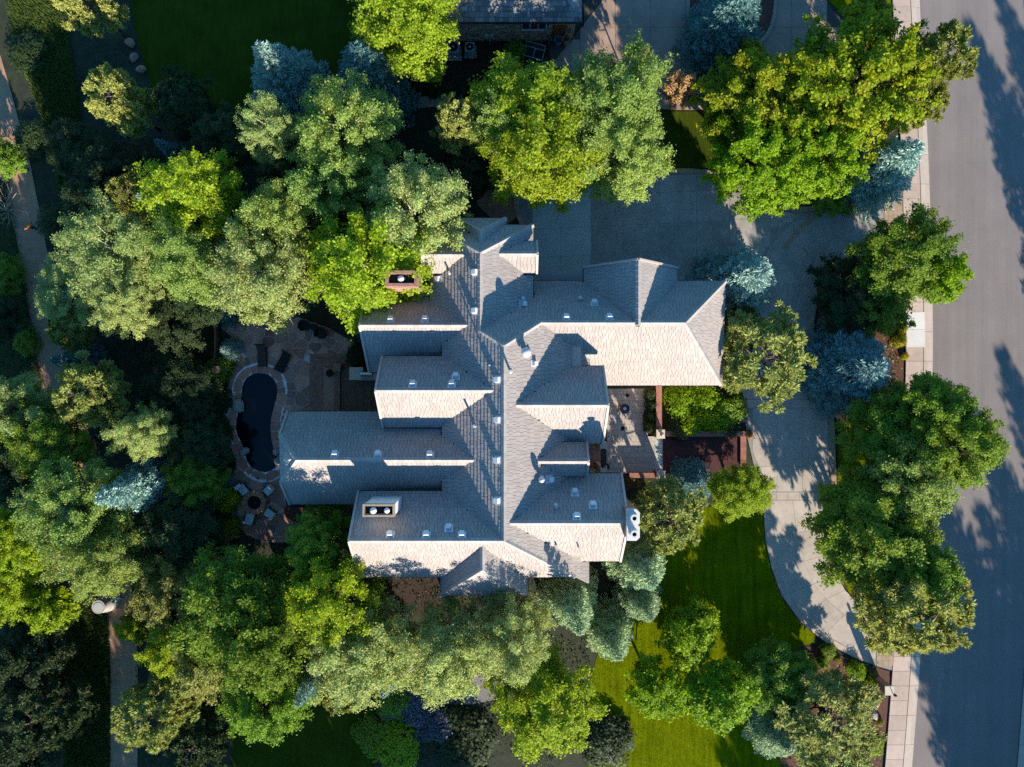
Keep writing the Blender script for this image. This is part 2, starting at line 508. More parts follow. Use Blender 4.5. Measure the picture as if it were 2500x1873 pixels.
L['blue'] = leaf_mat('leaf_blue_spruce', (.215, .300, .255), (.062, .118, .108), trans=.12, hue=.008, val=.10, rough=.6, gain=2.0)
L['blue_shaded'] = leaf_mat('leaf_shaded_blue_spruce', (.135, .215, .200), (.042, .088, .088), trans=.12, hue=.008, val=.08, rough=.6, gain=2.0)  # blue spruce needles darkened, the tree's shade is put into their colour
L['teal'] = leaf_mat('leaf_teal_spruce', (.085, .155, .140), (.030, .070, .066), trans=.12, hue=.008, val=.14, rough=.6, gain=2.0)
L['sage'] = leaf_mat('leaf_sage_spruce', (.185, .240, .130), (.075, .112, .058), trans=.18, hue=.010, val=.10, rough=.6, gain=2.5)
L['pine'] = leaf_mat('leaf_pine', (.190, .205, .055), (.095, .108, .028), trans=.26, hue=.012, val=.12, rough=.6, gain=2.3)
L['olive'] = leaf_mat('leaf_olive', (.150, .155, .034), (.078, .086, .020), trans=.26, hue=.012, val=.14, gain=2.1)
L['gold'] = leaf_mat('leaf_gold', (.26, .24, .014), (.15, .15, .01), trans=.35, hue=.01, val=.1)
L['dry'] = leaf_mat('leaf_dry', (.34, .22, .10), (.22, .13, .06), trans=.2, hue=.01, val=.1)
L['violet'] = leaf_mat('leaf_violet', (.065, .075, .09), (.035, .05, .035), c3=(.16, .16, .30), tip=.8, trans=.2)
L['flower_red'] = leaf_mat('leaf_flower', (.09, .12, .02), (.05, .08, .015), c3=(.55, .08, .02), tip=.6, trans=.2)
L['flower_orange'] = leaf_mat('leaf_flower_orange', (.10, .15, .02), (.05, .08, .012), c3=(.60, .22, .02), tip=.75, trans=.2)
L['grass'] = leaf_mat('grass_blade', (.125, .140, .003), (.075, .092, .002), trans=.3, rough=.9)
L['grass_tall'] = leaf_mat('grass_tall', (.075, .115, .025), (.035, .055, .014), trans=.25)
# ------------------------------------------------------------------ ground and paving
def sheet(name, poly, z, m, kind='structure', parent=None, thick=0.0):
    mb = MB()
    if thick:
        mb.prism(poly, z-thick, z)
    else:
        p = poly if area2(poly) > 0 else poly[::-1]
        mb.add([(x, y, z) for x, y in p], [tuple(range(len(p)))])
    o = mb.build(name, m, parent)
    if kind and parent is None: o['kind'] = kind
    return o

def pieces(parent, name, polys, z0, z1, m, gap=.012, jitter=0.0, label=None):
    for p in polys:
        q = inset(p, gap)
        if len(q) < 3 or abs(area2(q)) < .004: continue
        c = centroid(q)
        mb = MB()
        j = U(-jitter, jitter)
        mb.prism([(x-c[0], y-c[1]) for x, y in q], z0, z1+j, bottom=False)
        o = mb.build(name, m, parent)
        o.location = (c[0], c[1], 0)

mb = MB()
G = 320
mb.add([(-G, -G, 0), (G, -G, 0), (G, G, 0), (-G, G, 0)], [(0, 1, 2, 3)])
tag(mb.build('ground', M['soil']), kind='structure')

EDGE = [(2205, -700), (2236, -150), (2244, 23), (2256, 220), (2265, 384), (2270, 540), (2275, 722), (2276, 885), (2268, 1230), (2246, 1602), (2225, 1873), (2208, 2060), (2150, 2600)]
EDGE = smooth_poly(EDGE, 2, closed=False)
def off(d): return PX([(x+d, y) for x, y in EDGE])
def band(a, b): return off(a) + off(b)[::-1]
sheet('road', band(-2, 262), .03, M['asphalt'])
def strip_pieces(parent, name, a, b, step, z0, z1, m, gap, ymin=-120, ymax=2000):
    line = resample(EDGE, step)
    out = []
    for p, q in zip(line, line[1:]):
        if p[1] < ymin or q[1] > ymax: continue
        out.append(PX([(p[0]+a, p[1]), (p[0]+b, p[1]), (q[0]+b, q[1]), (q[0]+a, q[1])]))
    pieces(parent, name, out, z0, z1, m, gap)
sw = sheet('sidewalk', band(-67, -22), .07, M['joint'])
strip_pieces(sw, 'slab', -66, -23, 36, .0, .125, M['concrete_pink'], .011)
cb = sheet('curb', band(-22, 0), .055, M['joint'])
strip_pieces(cb, 'curb_stone', -22, -10, 72, .0, .12, M['curb'], .012)
strip_pieces(cb, 'gutter_pan', -10, 1, 72, .0, .07, M['curb'], .012)
cb2 = sheet('far_curb', band(256, 320), .055, M['joint'])
strip_pieces(cb2, 'curb_stone', 257, 285, 72, .0, .12, M['curb'], .012)
# two newer white slabs
pieces(sw, 'new_slab', [PX([(2211, 763), (2255, 762), (2256, 805), (2211, 806)]), PX([(2211, 806), (2256, 805), (2256, 848), (2211, 848)])], 0, .131, M['concrete_white'], .012)

# ---- driveway
outer = smooth_poly([(2206, 474), (2154, 481), (2095, 487), (2046, 497), (2014, 513), (1973, 520), (1916, 517), (1860, 500), (1800, 465), (1760, 440), (1720, 427), (1620, 425)], 1, closed=False)
court = PX([(1273, 425), (1720, 427), (1760, 440), (1800, 465), (1860, 500), (1916, 517), (1973, 520), (2000, 524), (1930, 545), (1880, 600), (1835, 690), (1800, 780), (1770, 760), (1720, 720), (1300, 720), (1300, 560), (1274, 550), (1262, 516), (1262, 470)])
base = sheet('driveway', PX([(1262, 425), (1720, 427), (1800, 465), (1860, 500), (1916, 517), (1973, 520), (2014, 513), (2046, 497), (2095, 487), (2206, 474),
      (2206, 574), (2160, 588), (2104, 607), (2047, 637), (2023, 665), (1999, 706), (1986, 795), (1984, 864), (1990, 966), (2031, 984), (2038, 1206), (2030, 1300), (2038, 1400), (2065, 1460), (2110, 1512), (2185, 1535),
      (2178, 1636), (2146, 1627), (2088, 1607), (2006, 1562), (1952, 1516), (1907, 1453), (1884, 1390), (1868, 1322), (1863, 1245), (1862, 1190), (1838, 1130), (1822, 1060), (1815, 975), (1790, 860), (1770, 760), (1720, 722), (1300, 720), (1274, 550), (1262, 516)]), .085, M['drive_base'])
xs = [1262, 1369, 1443, 1522, 1610, 1700, 1780, 1880, 2010]
ys = [420, 487, 562, 632, 800]
for i in range(len(xs)-1):
    cells = []
    for j in range(len(ys)-1):
        tl = 0.045
        def yy(x, y): return y - (x-1262)*tl*(1 if 430 < y < 700 else 0)
        win = PX([(xs[i], yy(xs[i], ys[j])), (xs[i+1], yy(xs[i+1], ys[j])), (xs[i+1], yy(xs[i+1], ys[j+1])), (xs[i], yy(xs[i], ys[j+1]))])
        c = clip_convex(court, win)
        if len(c) >= 3: cells.append(c)
    pieces(base, 'panel', cells, 0, .10, M['concrete_new'] if i < 2 else M['concrete_gray'], .009)
# left brown border of the court
bl = [(1256, 470), (1254, 500), (1259, 525), (1270, 552)]
pieces(base, 'border_block', [PX([bl[i], (bl[i][0]+13, bl[i][1]), (bl[i+1][0]+13, bl[i+1][1]), bl[i+1]]) for i in range(3)], 0, .108, M['stamp'], .01)
# curved ribs: (west/outer point, mid point, east/inner point)
def ribs(rows, m, name='panel'):
    out = []
    for (a0, b0, c0), (a1, b1, c1) in zip(rows, rows[1:]):
        out.append(PX([a0, b0, b1, a1])); out.append(PX([b0, c0, c1, b1]))
    pieces(base, name, out, 0, .10, m, .009)
N_loop = [((2154, 497), (2156, 545), (2158, 588)), ((2095, 502), (2098, 555), (2104, 604)), ((2046, 512), (2060, 570), (2068, 622)), ((2000, 525), (2020, 590), (2038, 640)),
          ((1930, 545), (1972, 625), (2010, 680)), ((1880, 600), (1946, 680), (1992, 716)), ((1835, 690), (1928, 760), (1980, 785)), ((1800, 780), (1924, 840), (1978, 840)),
          ((1795, 850), (1922, 905), (1978, 900)), ((1815, 975.5), (1925, 975.5), (1984, 975.5))]
ribs(N_loop, M['concrete_gray'])
pad = PX([(1836, 996.5), (2019, 996.5), (2025, 1200.5), (1868, 1200.5), (1856, 1150), (1836, 1100)])
cells = []
for x0, x1 in ((1830, 1896), (1896, 1958), (1958, 2026)):
    for y0, y1 in ((996, 1070), (1070, 1138), (1138, 1206)):
        c = clip_convex(pad, PX([(x0, y0), (x1, y0), (x1, y1), (x0, y1)]))
        if len(c) >= 3: cells.append(c)
pieces(base, 'panel', cells, 0, .10, M['concrete'], .009)
pieces(base, 'border_block', [PX([(x, 976), (x+26, 976), (x+26, 996), (x, 996)]) for x in range(1822, 2010, 26)], 0, .105, M['concrete'], .01)
pieces(base, 'border_block', [PX([(2019+i*1.0, 986+i*27), (2034+i*1.0, 986+i*27), (2035+i, 1013+i*27), (2020+i, 1013+i*27)]) for i in range(8)], 0, .105, M['stamp'], .01)
pieces(base, 'border_block', [PX([(1866+i*28, 1201), (1894+i*28, 1201), (1894+i*28, 1220.5), (1866+i*28, 1220.5)]) for i in range(6)], 0, .105, M['concrete'], .01)
S_loop = [((1878, 1221), (1934, 1221), (2030, 1221)), ((1880, 1315), (1944, 1300), (2028, 1290)), ((1897, 1388), (1962, 1370), (2034, 1350)), ((1922, 1448), (1985, 1425), (2042, 1405)),
          ((1964, 1506), (2015, 1462), (2062, 1440)), ((2012, 1548), (2060, 1500), (2100, 1480)), ((2090, 1592), (2110, 1545), (2130, 1505)), ((2136, 1608), (2136, 1570), (2136, 1522))]
ribs(S_loop, M['concrete'])
def border(line, d, m, step=26):
    ln = resample(line, step)
    o2 = offset_line(ln, d)
    pieces(base, 'border_block', [PX([ln[i], ln[i+1], o2[i+1], o2[i]]) for i in range(len(ln)-1)], 0, .108, m, .008)
border(smooth_poly([(1863, 1222), (1864, 1245), (1868, 1322), (1884, 1390), (1907, 1453), (1952, 1516), (2006, 1562), (2088, 1607), (2136, 1624)], 1, False), 14, M['concrete_pink'], 34)
border(outer, -14, M['stamp'], 30)
border(smooth_poly([(2104, 607), (2047, 637), (2023, 665), (1999, 706), (1988, 750), (1986, 795), (1984, 864), (1990, 966)], 1, False), -10, M['concrete_gray'], 34)
# stamped strip crossing the curve
border(smooth_poly([(1988, 520), (1955, 545), (1925, 580), (1905, 612)], 1, False), 14, M['concrete_tan'], 20)
# stamped aprons at the street
def grid_tiles(parent, x0, x1, y0, y1, dx, dy, z, m, name='paver', gap=.006, jit=.35, slant=0.0):
    out = []
    y = y0
    while y < y1-2:
        yb = min(y+dy, y1)
        x = x0 - U(0, dx)
        while x < x1:
            xb = x+dx*(1+U(-jit, jit))
            a, b = max(x, x0), min(xb, x1)
            if b-a > 2:
                out.append(PX([(a, y), (b, y), (b, yb), (a, yb)]))
            x = xb
        y = yb
    pieces(parent, name, out, 0, z, m, gap)
grid_tiles(base, 2157, 2202, 480, 590, 15, 12, .112, M['stamp'])
grid_tiles(base, 2138, 2182, 1540, 1626, 15, 12, .112, M['stamp'])

# ---- neighbour's drive
nd = PX([(1336, 100), (1395, 98), (1425, 60), (1425, -260), (2000, -260), (2005, -20), (2030, 25), (2075, 65), (2140, 60), (2180, 40), (2182, 110), (2060, 130), (1900, 190), (1800, 240), (1740, 268), (1620, 268), (1560, 250), (1440, 200), (1345, 160)])
nb = sheet('neighbour_driveway', nd, .05, M['joint'])
cells = []
for x0 in range(1330, 2190, 86):
    for y0 in range(-260, 290, 82):
        c = clip_convex(nd, PX([(x0, y0), (x0+86, y0), (x0+86, y0+82), (x0, y0+82)]))
        if len(c) >= 3: cells.append(c)
pieces(nb, 'panel', cells, 0, .09, M['concrete_tan'], .012)
isl = smooth_poly([(1690, -60), (1680, 20), (1690, 80), (1730, 118), (1790, 128), (1850, 110), (1885, 60), (1890, -60)], 2)
il = isl+[isl[0]]
isd = sheet('planting_island', PX(isl), .15, M['mulch'])
lr = resample(il, 26); lo = offset_line(lr, -9)
pieces(isd, 'curb_stone', [PX([lr[i], lr[i+1], lo[i+1], lo[i]]) for i in range(len(lr)-1)], 0, .2, M['concrete_tan'], .008)

# ---- lawns, beds, trail
def scatter_blades(name, poly, n, h, m, kind='stuff', label=None, cat='grass', w=.02, z=.02, lean=.5, seed=1):
    rg = np.random.default_rng(seed)
    P = np.array(poly); x0, y0 = P.min(0); x1, y1 = P.max(0)
    pts = []
    # vectorised point in polygon
    need = n
    while need > 0:
        q = rg.uniform((x0, y0), (x1, y1), (need*3+100, 2))
        ins = np.zeros(len(q), bool)
        j = len(P)-1
        for i in range(len(P)):
            xi, yi = P[i]; xj, yj = P[j]
            c = (yi > q[:, 1]) != (yj > q[:, 1])
            if yj != yi: ins ^= c & (q[:, 0] < (xj-xi)*(q[:, 1]-yi)/(yj-yi)+xi)
            j = i
        q = q[ins][:need]; pts.append(q); need -= len(q)
    q = np.concatenate(pts)
    a = rg.uniform(0, 2*np.pi, n); hh = h*rg.uniform(.5, 1.2, n)
    wd = np.stack([np.cos(a), np.sin(a), 0*a], 1)*(w*rg.uniform(.6, 1.4, n))[:, None]
    ld = np.stack([-np.sin(a), np.cos(a), 0*a], 1)*(hh*lean*rg.uniform(-1, 1, n))[:, None]
    b = np.column_stack([q, np.full(n, z)])
    t = b+ld; t[:, 2] += hh
    V = np.stack([b-wd, b+wd, t], 1).reshape(-1, 3)
    me = tri_mesh(name, V, 3, rg.uniform(0, 1, n), m)
    o = link(bpy.data.objects.new(name, me))
    return tag(o, label, None, None, kind)

def tri_mesh(name, V, k, rnd, m):
    n = len(V)//k
    me = bpy.data.meshes.new(name)
    me.vertices.add(len(V)); me.vertices.foreach_set('co', np.ascontiguousarray(V, np.float32).ravel())
    me.loops.add(len(V)); me.loops.foreach_set('vertex_index', np.arange(len(V), dtype=np.int32))
    me.polygons.add(n); me.polygons.foreach_set('loop_start', np.arange(0, len(V), k, dtype=np.int32))
    at = me.attributes.new('rnd', 'FLOAT', 'FACE'); at.data.foreach_set('value', np.ascontiguousarray(rnd, np.float32))
    me.materials.append(m)
    me.update(calc_edges=True)
    return me

lawnS = PX(smooth_poly([(1640, 1270), (1720, 1235), (1862, 1225), (1866, 1322), (1882, 1390), (1905, 1453), (1950, 1516), (2004, 1562), (1940, 1585), (1880, 1630), (1850, 1700), (1870, 1790), (1960, 1990), (1440, 1990), (1430, 1700), (1470, 1560), (1560, 1430), (1600, 1330)], 1))
sheet('lawn', lawnS, .016, M['lawn'])
scatter_blades('lawn_grass', lawnS, 60000, .05, L['grass'], label='bright mown grass of the front lawn right of the house', w=.012, seed=3)
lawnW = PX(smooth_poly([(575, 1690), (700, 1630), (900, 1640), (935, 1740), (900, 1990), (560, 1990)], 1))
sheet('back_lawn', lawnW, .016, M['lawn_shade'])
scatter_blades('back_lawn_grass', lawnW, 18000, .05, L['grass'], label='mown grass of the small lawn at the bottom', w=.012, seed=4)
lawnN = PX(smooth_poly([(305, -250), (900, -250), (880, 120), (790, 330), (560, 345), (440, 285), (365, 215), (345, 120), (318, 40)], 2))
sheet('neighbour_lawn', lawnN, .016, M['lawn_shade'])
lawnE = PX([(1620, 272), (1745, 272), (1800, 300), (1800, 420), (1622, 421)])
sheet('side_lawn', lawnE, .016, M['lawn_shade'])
lawnT = PX([(2005, -200), (2180, -200), (2180, 35), (2140, 58), (2080, 55), (2020, 0)])
sheet('verge_lawn', lawnT, .02, M['lawn'])
lawnI = PX(smooth_poly([(2045, 990), (2200, 1000), (2200, 1500), (2120, 1500), (2060, 1440), (2045, 1300)], 1))
sheet('island_lawn', lawnI, .016, M['lawn'])
sheet('flower_bed', PX(smooth_poly([(1830, 1640), (1900, 1600), (1985, 1570), (2080, 1612), (2146, 1632), (2178, 1640), (2165, 1760), (2150, 1880), (2140, 2000), (1990, 2000), (1880, 1800), (1840, 1720)], 1)), .022, M['mulch'])
sheet('entrance_bed', PX([(1840, 486), (1916, 512), (1973, 515), (2014, 507), (2046, 491), (2095, 481), (2154, 475), (2206, 468), (2206, 430), (2100, 440), (1950, 470), (1850, 440)]), .022, M['mulch'])
sheet('roadside_bed', PX([(2003, 710), (2030, 670), (2105, 615), (2205, 585), (2208, 990), (2040, 985), (1996, 960), (1990, 864), (1992, 795)]), .022, M['mulch'])
sheet('house_bed', PX([(1768, 680), (1800, 700), (1800, 900), (1770, 940)]), .022, M['mulch'])
trail = smooth_poly([(-60, 60), (-20, 180), (10, 290), (45, 430), (72, 560), (92, 680), (112, 790), (135, 930), (180, 1080), (245, 1240), (283, 1400), (297, 1500), (304, 1640), (302, 1873), (298, 2200)], 1, False)
tl = offset_line(trail, 34); tr = offset_line(trail, -34)
sheet('trail', PX(tl)+PX(tr)[::-1], .03, M['dirt'])
mead1 = PX([(0, -100), (130, -100), (190, 200), (200, 420), (150, 480), (110, 300), (40, 120)])
sheet('meadow', mead1, .012, M['meadow'])
scatter_blades('meadow_grass', mead1, 26000, .35, L['grass_tall'], label='tall green meadow grass beside the upper trail', w=.03, seed=5)
mead2 = PX([(165, 1440), (265, 1440), (272, 1640), (270, 2000), (150, 2000), (160, 1700)])
sheet('meadow', mead2, .012, M['meadow'])
scatter_blades('meadow_grass', mead2, 22000, .3, L['grass_tall'], label='tall green grass left of the lower trail', w=.03, seed=6)
mead3 = PX([(-200, 250), (-20, 250), (30, 480), (60, 650), (85, 800), (110, 940), (60, 1000), (-200, 1000)])
sheet('dry_meadow', mead3, .012, M['meadow'])
scatter_blades('dry_meadow_grass', mead3, 16000, .3, L['grass_tall'], label='rough grass along the left edge of the trail', w=.03, seed=7)
# leaf litter / ground cover on shaded soil
def ground_cover(name, boxes, dens, m, label, seed):
    rg = np.random.default_rng(seed)
    cs = []
    for (x0, y0, x1, y1) in boxes:
        a = Wxy(x0, y1); b = Wxy(x1, y0)
        n = int((b[0]-a[0])*(b[1]-a[1])*dens)
        cs.append(np.column_stack([rg.uniform(a[0], b[0], n), rg.uniform(a[1], b[1], n), rg.uniform(.02, .22, n)**1.0]))
    c = np.concatenate(cs)
    # patchy
    f = np.sin(c[:, 0]*1.3+1.7*np.sin(c[:, 1]*.7)) + np.sin(c[:, 1]*1.1+1.3*np.sin(c[:, 0]*.9))
    c = c[f+rg.normal(0, .5, len(c)) > -.3]
    n = len(c)
    d = rg.normal(0, 1, (n, 3)); d[:, 2] = np.abs(d[:, 2])+1
    me = leaf_mesh(name, c, d, .075, .055, rg, m)
    o = link(bpy.data.objects.new(name, me))
    return tag(o, label, None, None, 'stuff')

def leaf_mesh(name, c, nrm, la, lb, rg, m, rnd=None, along=None):
    n = len(c)
    nrm = nrm/np.linalg.norm(nrm, axis=1)[:, None]
    if along is None:
        t = rg.normal(0, 1, (n, 3))
    else:
        t = along
    ax = np.cross(nrm, t); ax /= (np.linalg.norm(ax, axis=1)[:, None]+1e-9)
    ay = np.cross(ax, nrm)
    s = rg.uniform(.65, 1.25, n)[:, None]
    V = np.stack([c-ay*la*s, c+ax*lb*s, c+ay*la*s, c-ax*lb*s], 1).reshape(-1, 3)
    return tri_mesh(name, V, 4, rg.uniform(0, 1, n) if rnd is None else rnd, m)
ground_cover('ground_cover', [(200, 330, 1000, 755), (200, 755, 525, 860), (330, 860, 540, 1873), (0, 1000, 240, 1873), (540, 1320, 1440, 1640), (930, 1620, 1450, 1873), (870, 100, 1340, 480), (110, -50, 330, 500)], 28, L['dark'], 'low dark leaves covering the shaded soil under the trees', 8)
ground_cover('ground_cover', [(1990, 620, 2200, 980), (1860, 430, 2200, 490), (1840, 1620, 2150, 1873), (1545, 1170, 1640, 1420)], 16, L['green'], 'low green plants in the mulch beds by the driveway', 9)
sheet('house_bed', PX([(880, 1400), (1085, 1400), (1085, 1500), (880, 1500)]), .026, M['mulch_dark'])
# ------------------------------------------------------------------ the house
FACES = []      # (wing index, [points], eave edge first)
CAPS = []       # ridge / hip segments
RAKES = []
WALLS = []
def solve_z(py_or_px, zr, cr, slope, axis):
    """height of an eave seen at that pixel, for a slope falling from a ridge at coordinate cr, height zr"""
    c = (CY-py_or_px)/S if axis == 'y' else (py_or_px-CX)/S
    # pick side by where the eave lies with respect to the ridge (assume same height first)
    sg = 1.0 if c*(1-(zr-1.5)/H) > cr else -1.0
    return (zr - sg*slope*(c-cr))/(1-sg*c*slope/H)
def xs_at(px, z): return (px-CX)/S*(1-z/H)
def ys_at(py, z): return (CY-py)/S*(1-z/H)

def wing_x(i, zr, py, px_tip, px_out, py_n, py_s, end='gable', hip_px=None, half=None, tip_extra=0.0):
    """wing whose ridge runs east-west; tip is buried in the main roof"""
    Y = ys_at(py, zr); Xt = xs_at(px_tip, zr); Xo = xs_at(px_out, zr)
    sg = 1 if Xo > Xt else -1
    Xt -= sg*tip_extra
    zn = solve_z(py_n, zr, Y, 1.0, 'y'); zs = solve_z(py_s, zr, Y, 1.0, 'y')
    Yn = Y+(zr-zn); Ys = Y-(zr-zs)
    T = Vector((Xt, Y, zr)); O = Vector((Xo, Y, zr))
    if end == 'gable':
        n = [Vector((Xo, Yn, zn)), Vector((Xt, Yn, zn)), T, O]
        s = [Vector((Xt, Ys, zs)), Vector((Xo, Ys, zs)), O, T]
        if sg < 0: pass
        FACES.append((i, n)); FACES.append((i, s))
        RAKES.append((n[0], O)); RAKES.append((s[1], O))
    elif end == 'half':       # jerkinhead: clipped gable
        hr, hn, hs = half     # hip start on ridge (px), points where the hip meets the rakes (fraction of the fall)
        Hr = Vector((xs_at(hr, zr), Y, zr))
        k = hn
        Xo = xs_at(px_out, zr-(zr-zn)*k)
        pn = Vector((Xo, Y+(zr-zn)*k, zr-(zr-zn)*k)); ps = Vector((Xo, Y-(zr-zs)*k, zr-(zr-zs)*k))
        cn = Vector((Xo-sg*.04, Yn, zn)); cs = Vector((Xo-sg*.04, Ys, zs))
        FACES.append((i, [cn, Vector((Xt, Yn, zn)), T, Hr, pn]))
        FACES.append((i, [Vector((Xt, Ys, zs)), cs, ps, Hr, T]))
        FACES.append((i, [ps, pn, Hr] if sg > 0 else [pn, ps, Hr]))
        CAPS.append((Hr, pn)); CAPS.append((Hr, ps)); RAKES.append((cn, pn)); RAKES.append((cs, ps))
        O = Hr
    CAPS.append((T, O))
    WALLS.append(('x', min(Xt, Xo), max(Xt, Xo), Y, Yn, Ys, zn, zs, zr, sg))
    return dict(Y=Y, Xt=Xt, Xo=Xo, zn=zn, zs=zs, Yn=Yn, Ys=Ys)

ZM = 10.0
A = W(1230, 845, ZM); B = W(1230, 1320, ZM)
B.x = A.x
SM = 2/3.0
zW = solve_z(1080, ZM, A.x, SM, 'x'); XW = A.x-(ZM-zW)/SM
zE = solve_z(1437, ZM, A.x, SM, 'x'); XE = A.x+(ZM-zE)/SM
# north-west hip corner
x_hc = xs_at(1172, 8.95); z_hc = ZM-(A.x-x_hc)*SM
Hc = Vector((x_hc, A.y+(ZM-z_hc), z_hc))
dW = ZM-zW; dE = ZM-zE
zS = solve_z(1408, ZM, B.y, 1.0, 'y')
# main roof
FACES.append((0, [Vector((XW, Hc.y, zW)), Vector((XW, B.y-dW, zW)), B, A, Hc]))
FACES.append((0, [Vector((XE, B.y-dE, zE)), Vector((XE, A.y+dE, zE)), A, B]))
sc1 = Vector((B.x-(ZM-zS)/SM, B.y-(ZM-zS), zS)); sc2 = Vector((B.x+(ZM-zS)/SM, B.y-(ZM-zS), zS))
FACES.append((0, [Vector((B.x, sc2.y, zS)), sc2, B]))
CAPS += [(A, B), (Hc, A), (B, sc2)]
# east (garage) wing with the shared north plane
x_t = xs_at(1321, 8.4); z_t = ZM-(x_t-A.x)*SM
Tt = Vector((x_t, A.y+(ZM-z_t), z_t))
zNn = solve_z(687, z_t, Tt.y, 1.0, 'y'); YNn = Tt.y+(z_t-zNn)
zNs = solve_z(940, z_t, Tt.y, 1.0, 'y'); YNs = Tt.y-(z_t-zNs)
Re = Vector((xs_at(1673, z_t), Tt.y, z_t))
XEe = xs_at(1766, (zNn+zNs)/2)
ne = Vector((XEe, YNn, zNn)); se = Vector((XEe, YNs, zNs))
FACES.append((1, [ne, Vector((x_hc, YNn, zNn)), Hc, A, Tt, Re]))
FACES.append((1, [Vector((x_t, YNs, zNs)), se, Re, Tt]))
FACES.append((1, [se, ne, Re]))
CAPS += [(A, Tt), (Tt, Re), (Re, ne), (Re, se)]
# north wing
Rn = Vector((x_hc, ys_at(618, z_hc), z_hc))
zNW = 6.72
dn = z_hc-zNW
nE = Vector((x_hc+dn/SM, Rn.y+dn, zNW)); nW = Vector((x_hc-dn/SM, Rn.y+dn, zNW))
FACES.append((2, [Vector((nE.x, Hc.y-1.0, zNW)), nE, Rn, Vector((x_hc, Hc.y-1.0, z_hc))]))
FACES.append((2, [nW, Vector((nW.x, Hc.y, zNW)), Hc, Rn]))
FACES.append((2, [nE, nW, Rn]))
CAPS += [(Rn, Hc), (Rn, nE), (Rn, nW)]
# small hipped bay on the north wing
z_b = solve_z(593, z_hc, Rn.y, 1.0, 'y')
bY0 = Rn.y+(z_hc-z_b)-.4
zb = z_b
bR = Vector((x_hc, ys_at(566, zb), zb)); bT = Vector((x_hc, bY0, zb))
zbe = solve_z(1117, zb, x_hc, 1.0, 'x'); dbe = zb-zbe
bYn = ys_at(534, zbe)
bNE = Vector((x_hc+dbe, bYn, zbe)); bNW = Vector((x_hc-dbe, bYn, zbe))
FACES.append((3, [Vector((x_hc+dbe, bY0-.6, zbe)), bNE, bR, bT]))
FACES.append((3, [bNW, Vector((x_hc-dbe, bY0-.6, zbe)), bT, bR]))
FACES.append((3, [bNE, bNW, bR]))
CAPS += [(bT, bR), (bR, bNE), (bR, bNW)]
def zmainW(px, z=8.5): return ZM-(A.x-xs_at(px, z))*SM
def zmainE(px, z=8.5): return ZM-(xs_at(px, z)-A.x)*SM
def zN_E(px, z=8.2): return z_hc-(xs_at(px, z)-x_hc)*SM
W0 = wing_x(4, zmainW(1134), 622, 1134, 1030, 580, 667)
W1 = wing_x(5, zmainW(1140), 794, 1142, 878, 698, 908)
W2 = wing_x(6, zmainW(1205), 953, 1205, 917, 871, 1042)
W3 = wing_x(7, zmainW(1158), 1123, 1158, 683, 1006, 1230, end='half', half=(723, .5, .5))
W4 = wing_x(8, ZM, 1320, 1230, 852, 1200, 1408)
E1 = wing_x(9, zN_E(1218), 620, 1218, 1312, 590, 667)
E2 = wing_x(10, zmainE(1259), 989, 1259, 1485, 895, 1082)
E3 = wing_x(11, zmainE(1310), 1126, 1310, 1437, 1080, 1162)
E4 = wing_x(12, zmainE(1245), 1277, 1245, 1534, 1157, 1369)
# garage cross gable (ridge runs north)
zg = z_t+.12
gX = xs_at(1558, zg); gYo = ys_at(633, zg); gYi = Tt.y-.12
zgw = solve_z(1426, zg, gX, 1.0, 'x'); zge = solve_z(1653, zg, gX, 1.0, 'x')
g1 = Vector((gX-(zg-zgw), gYo, zgw)); g2 = Vector((gX+(zg-zge), gYo, zge))
gO = Vector((gX, gYo, zg)); gT = Vector((gX, gYi, zg))
FACES.append((13, [g1, Vector((g1.x, gYi, zgw)), gT, gO]))
FACES.append((13, [Vector((g2.x, gYi, zge)), g2, gO, gT]))
CAPS.append((gO, gT)); RAKES += [(g1, gO), (g2, gO)]
# south hipped porch wing
sR0 = W(1178, 1334, 9.6); zsr = ZM-(B.y-sR0.y)
zsr = min(zsr, 9.75)
sX = xs_at(1178, zsr); sY0 = B.y-(ZM-zsr)+.1
sR = Vector((sX, ys_at(1391, zsr), zsr)); sT = Vector((sX, sY0, zsr))
zsw = solve_z(1077, zsr, sX, 1.0, 'x'); zse = zsw
dsw = zsr-zsw
sYs = ys_at(1453, zsw)
sw1 = Vector((sX-dsw, sYs, zsw)); se1 = Vector((sX+dsw, sYs, zsw))
FACES.append((14, [Vector((sX-dsw, sY0, zsw)), sw1, sR, sT]))
FACES.append((14, [se1, Vector((sX+dsw, sY0, zsw)), sT, sR]))
FACES.append((14, [sw1, se1, sR]))
CAPS += [(sT, sR), (sR, sw1), (sR, se1)]

def face_plane(f):
    p0 = f[0]
    n = Vector((0, 0, 0))
    for i in range(len(f)):
        n += f[i].cross(f[(i+1) % len(f)])
    n.normalize()
    if n.z < 0: n = -n
    return p0, n
PL = [(i, f, *face_plane(f), [(p.x, p.y) for p in f]) for i, f in FACES]
def roof_at(x, y):
    best = None
    for i, f, p0, n, xy in PL:
        if inside((x, y), xy):
            z = p0.z-(n.x*(x-p0.x)+n.y*(y-p0.y))/n.z
            if best is None or z > best[0]: best = (z, n, i)
    return best
def roof_px(px, py):
    best = None
    d = Vector(((px-CX)/S, (CY-py)/S, -H))
    o = Vector((0, 0, H))
    for i, f, p0, n, xy in PL:
        k = (p0-o).dot(n)/d.dot(n)
        q = o+d*k
        if inside((q.x, q.y), xy) and (best is None or q.z > best[0].z): best = (q, n, i)
    return best

house = empty('house', (0, 0, 0), 'large house in the middle with steep many-gabled grey-brown shingle roof', 'house')

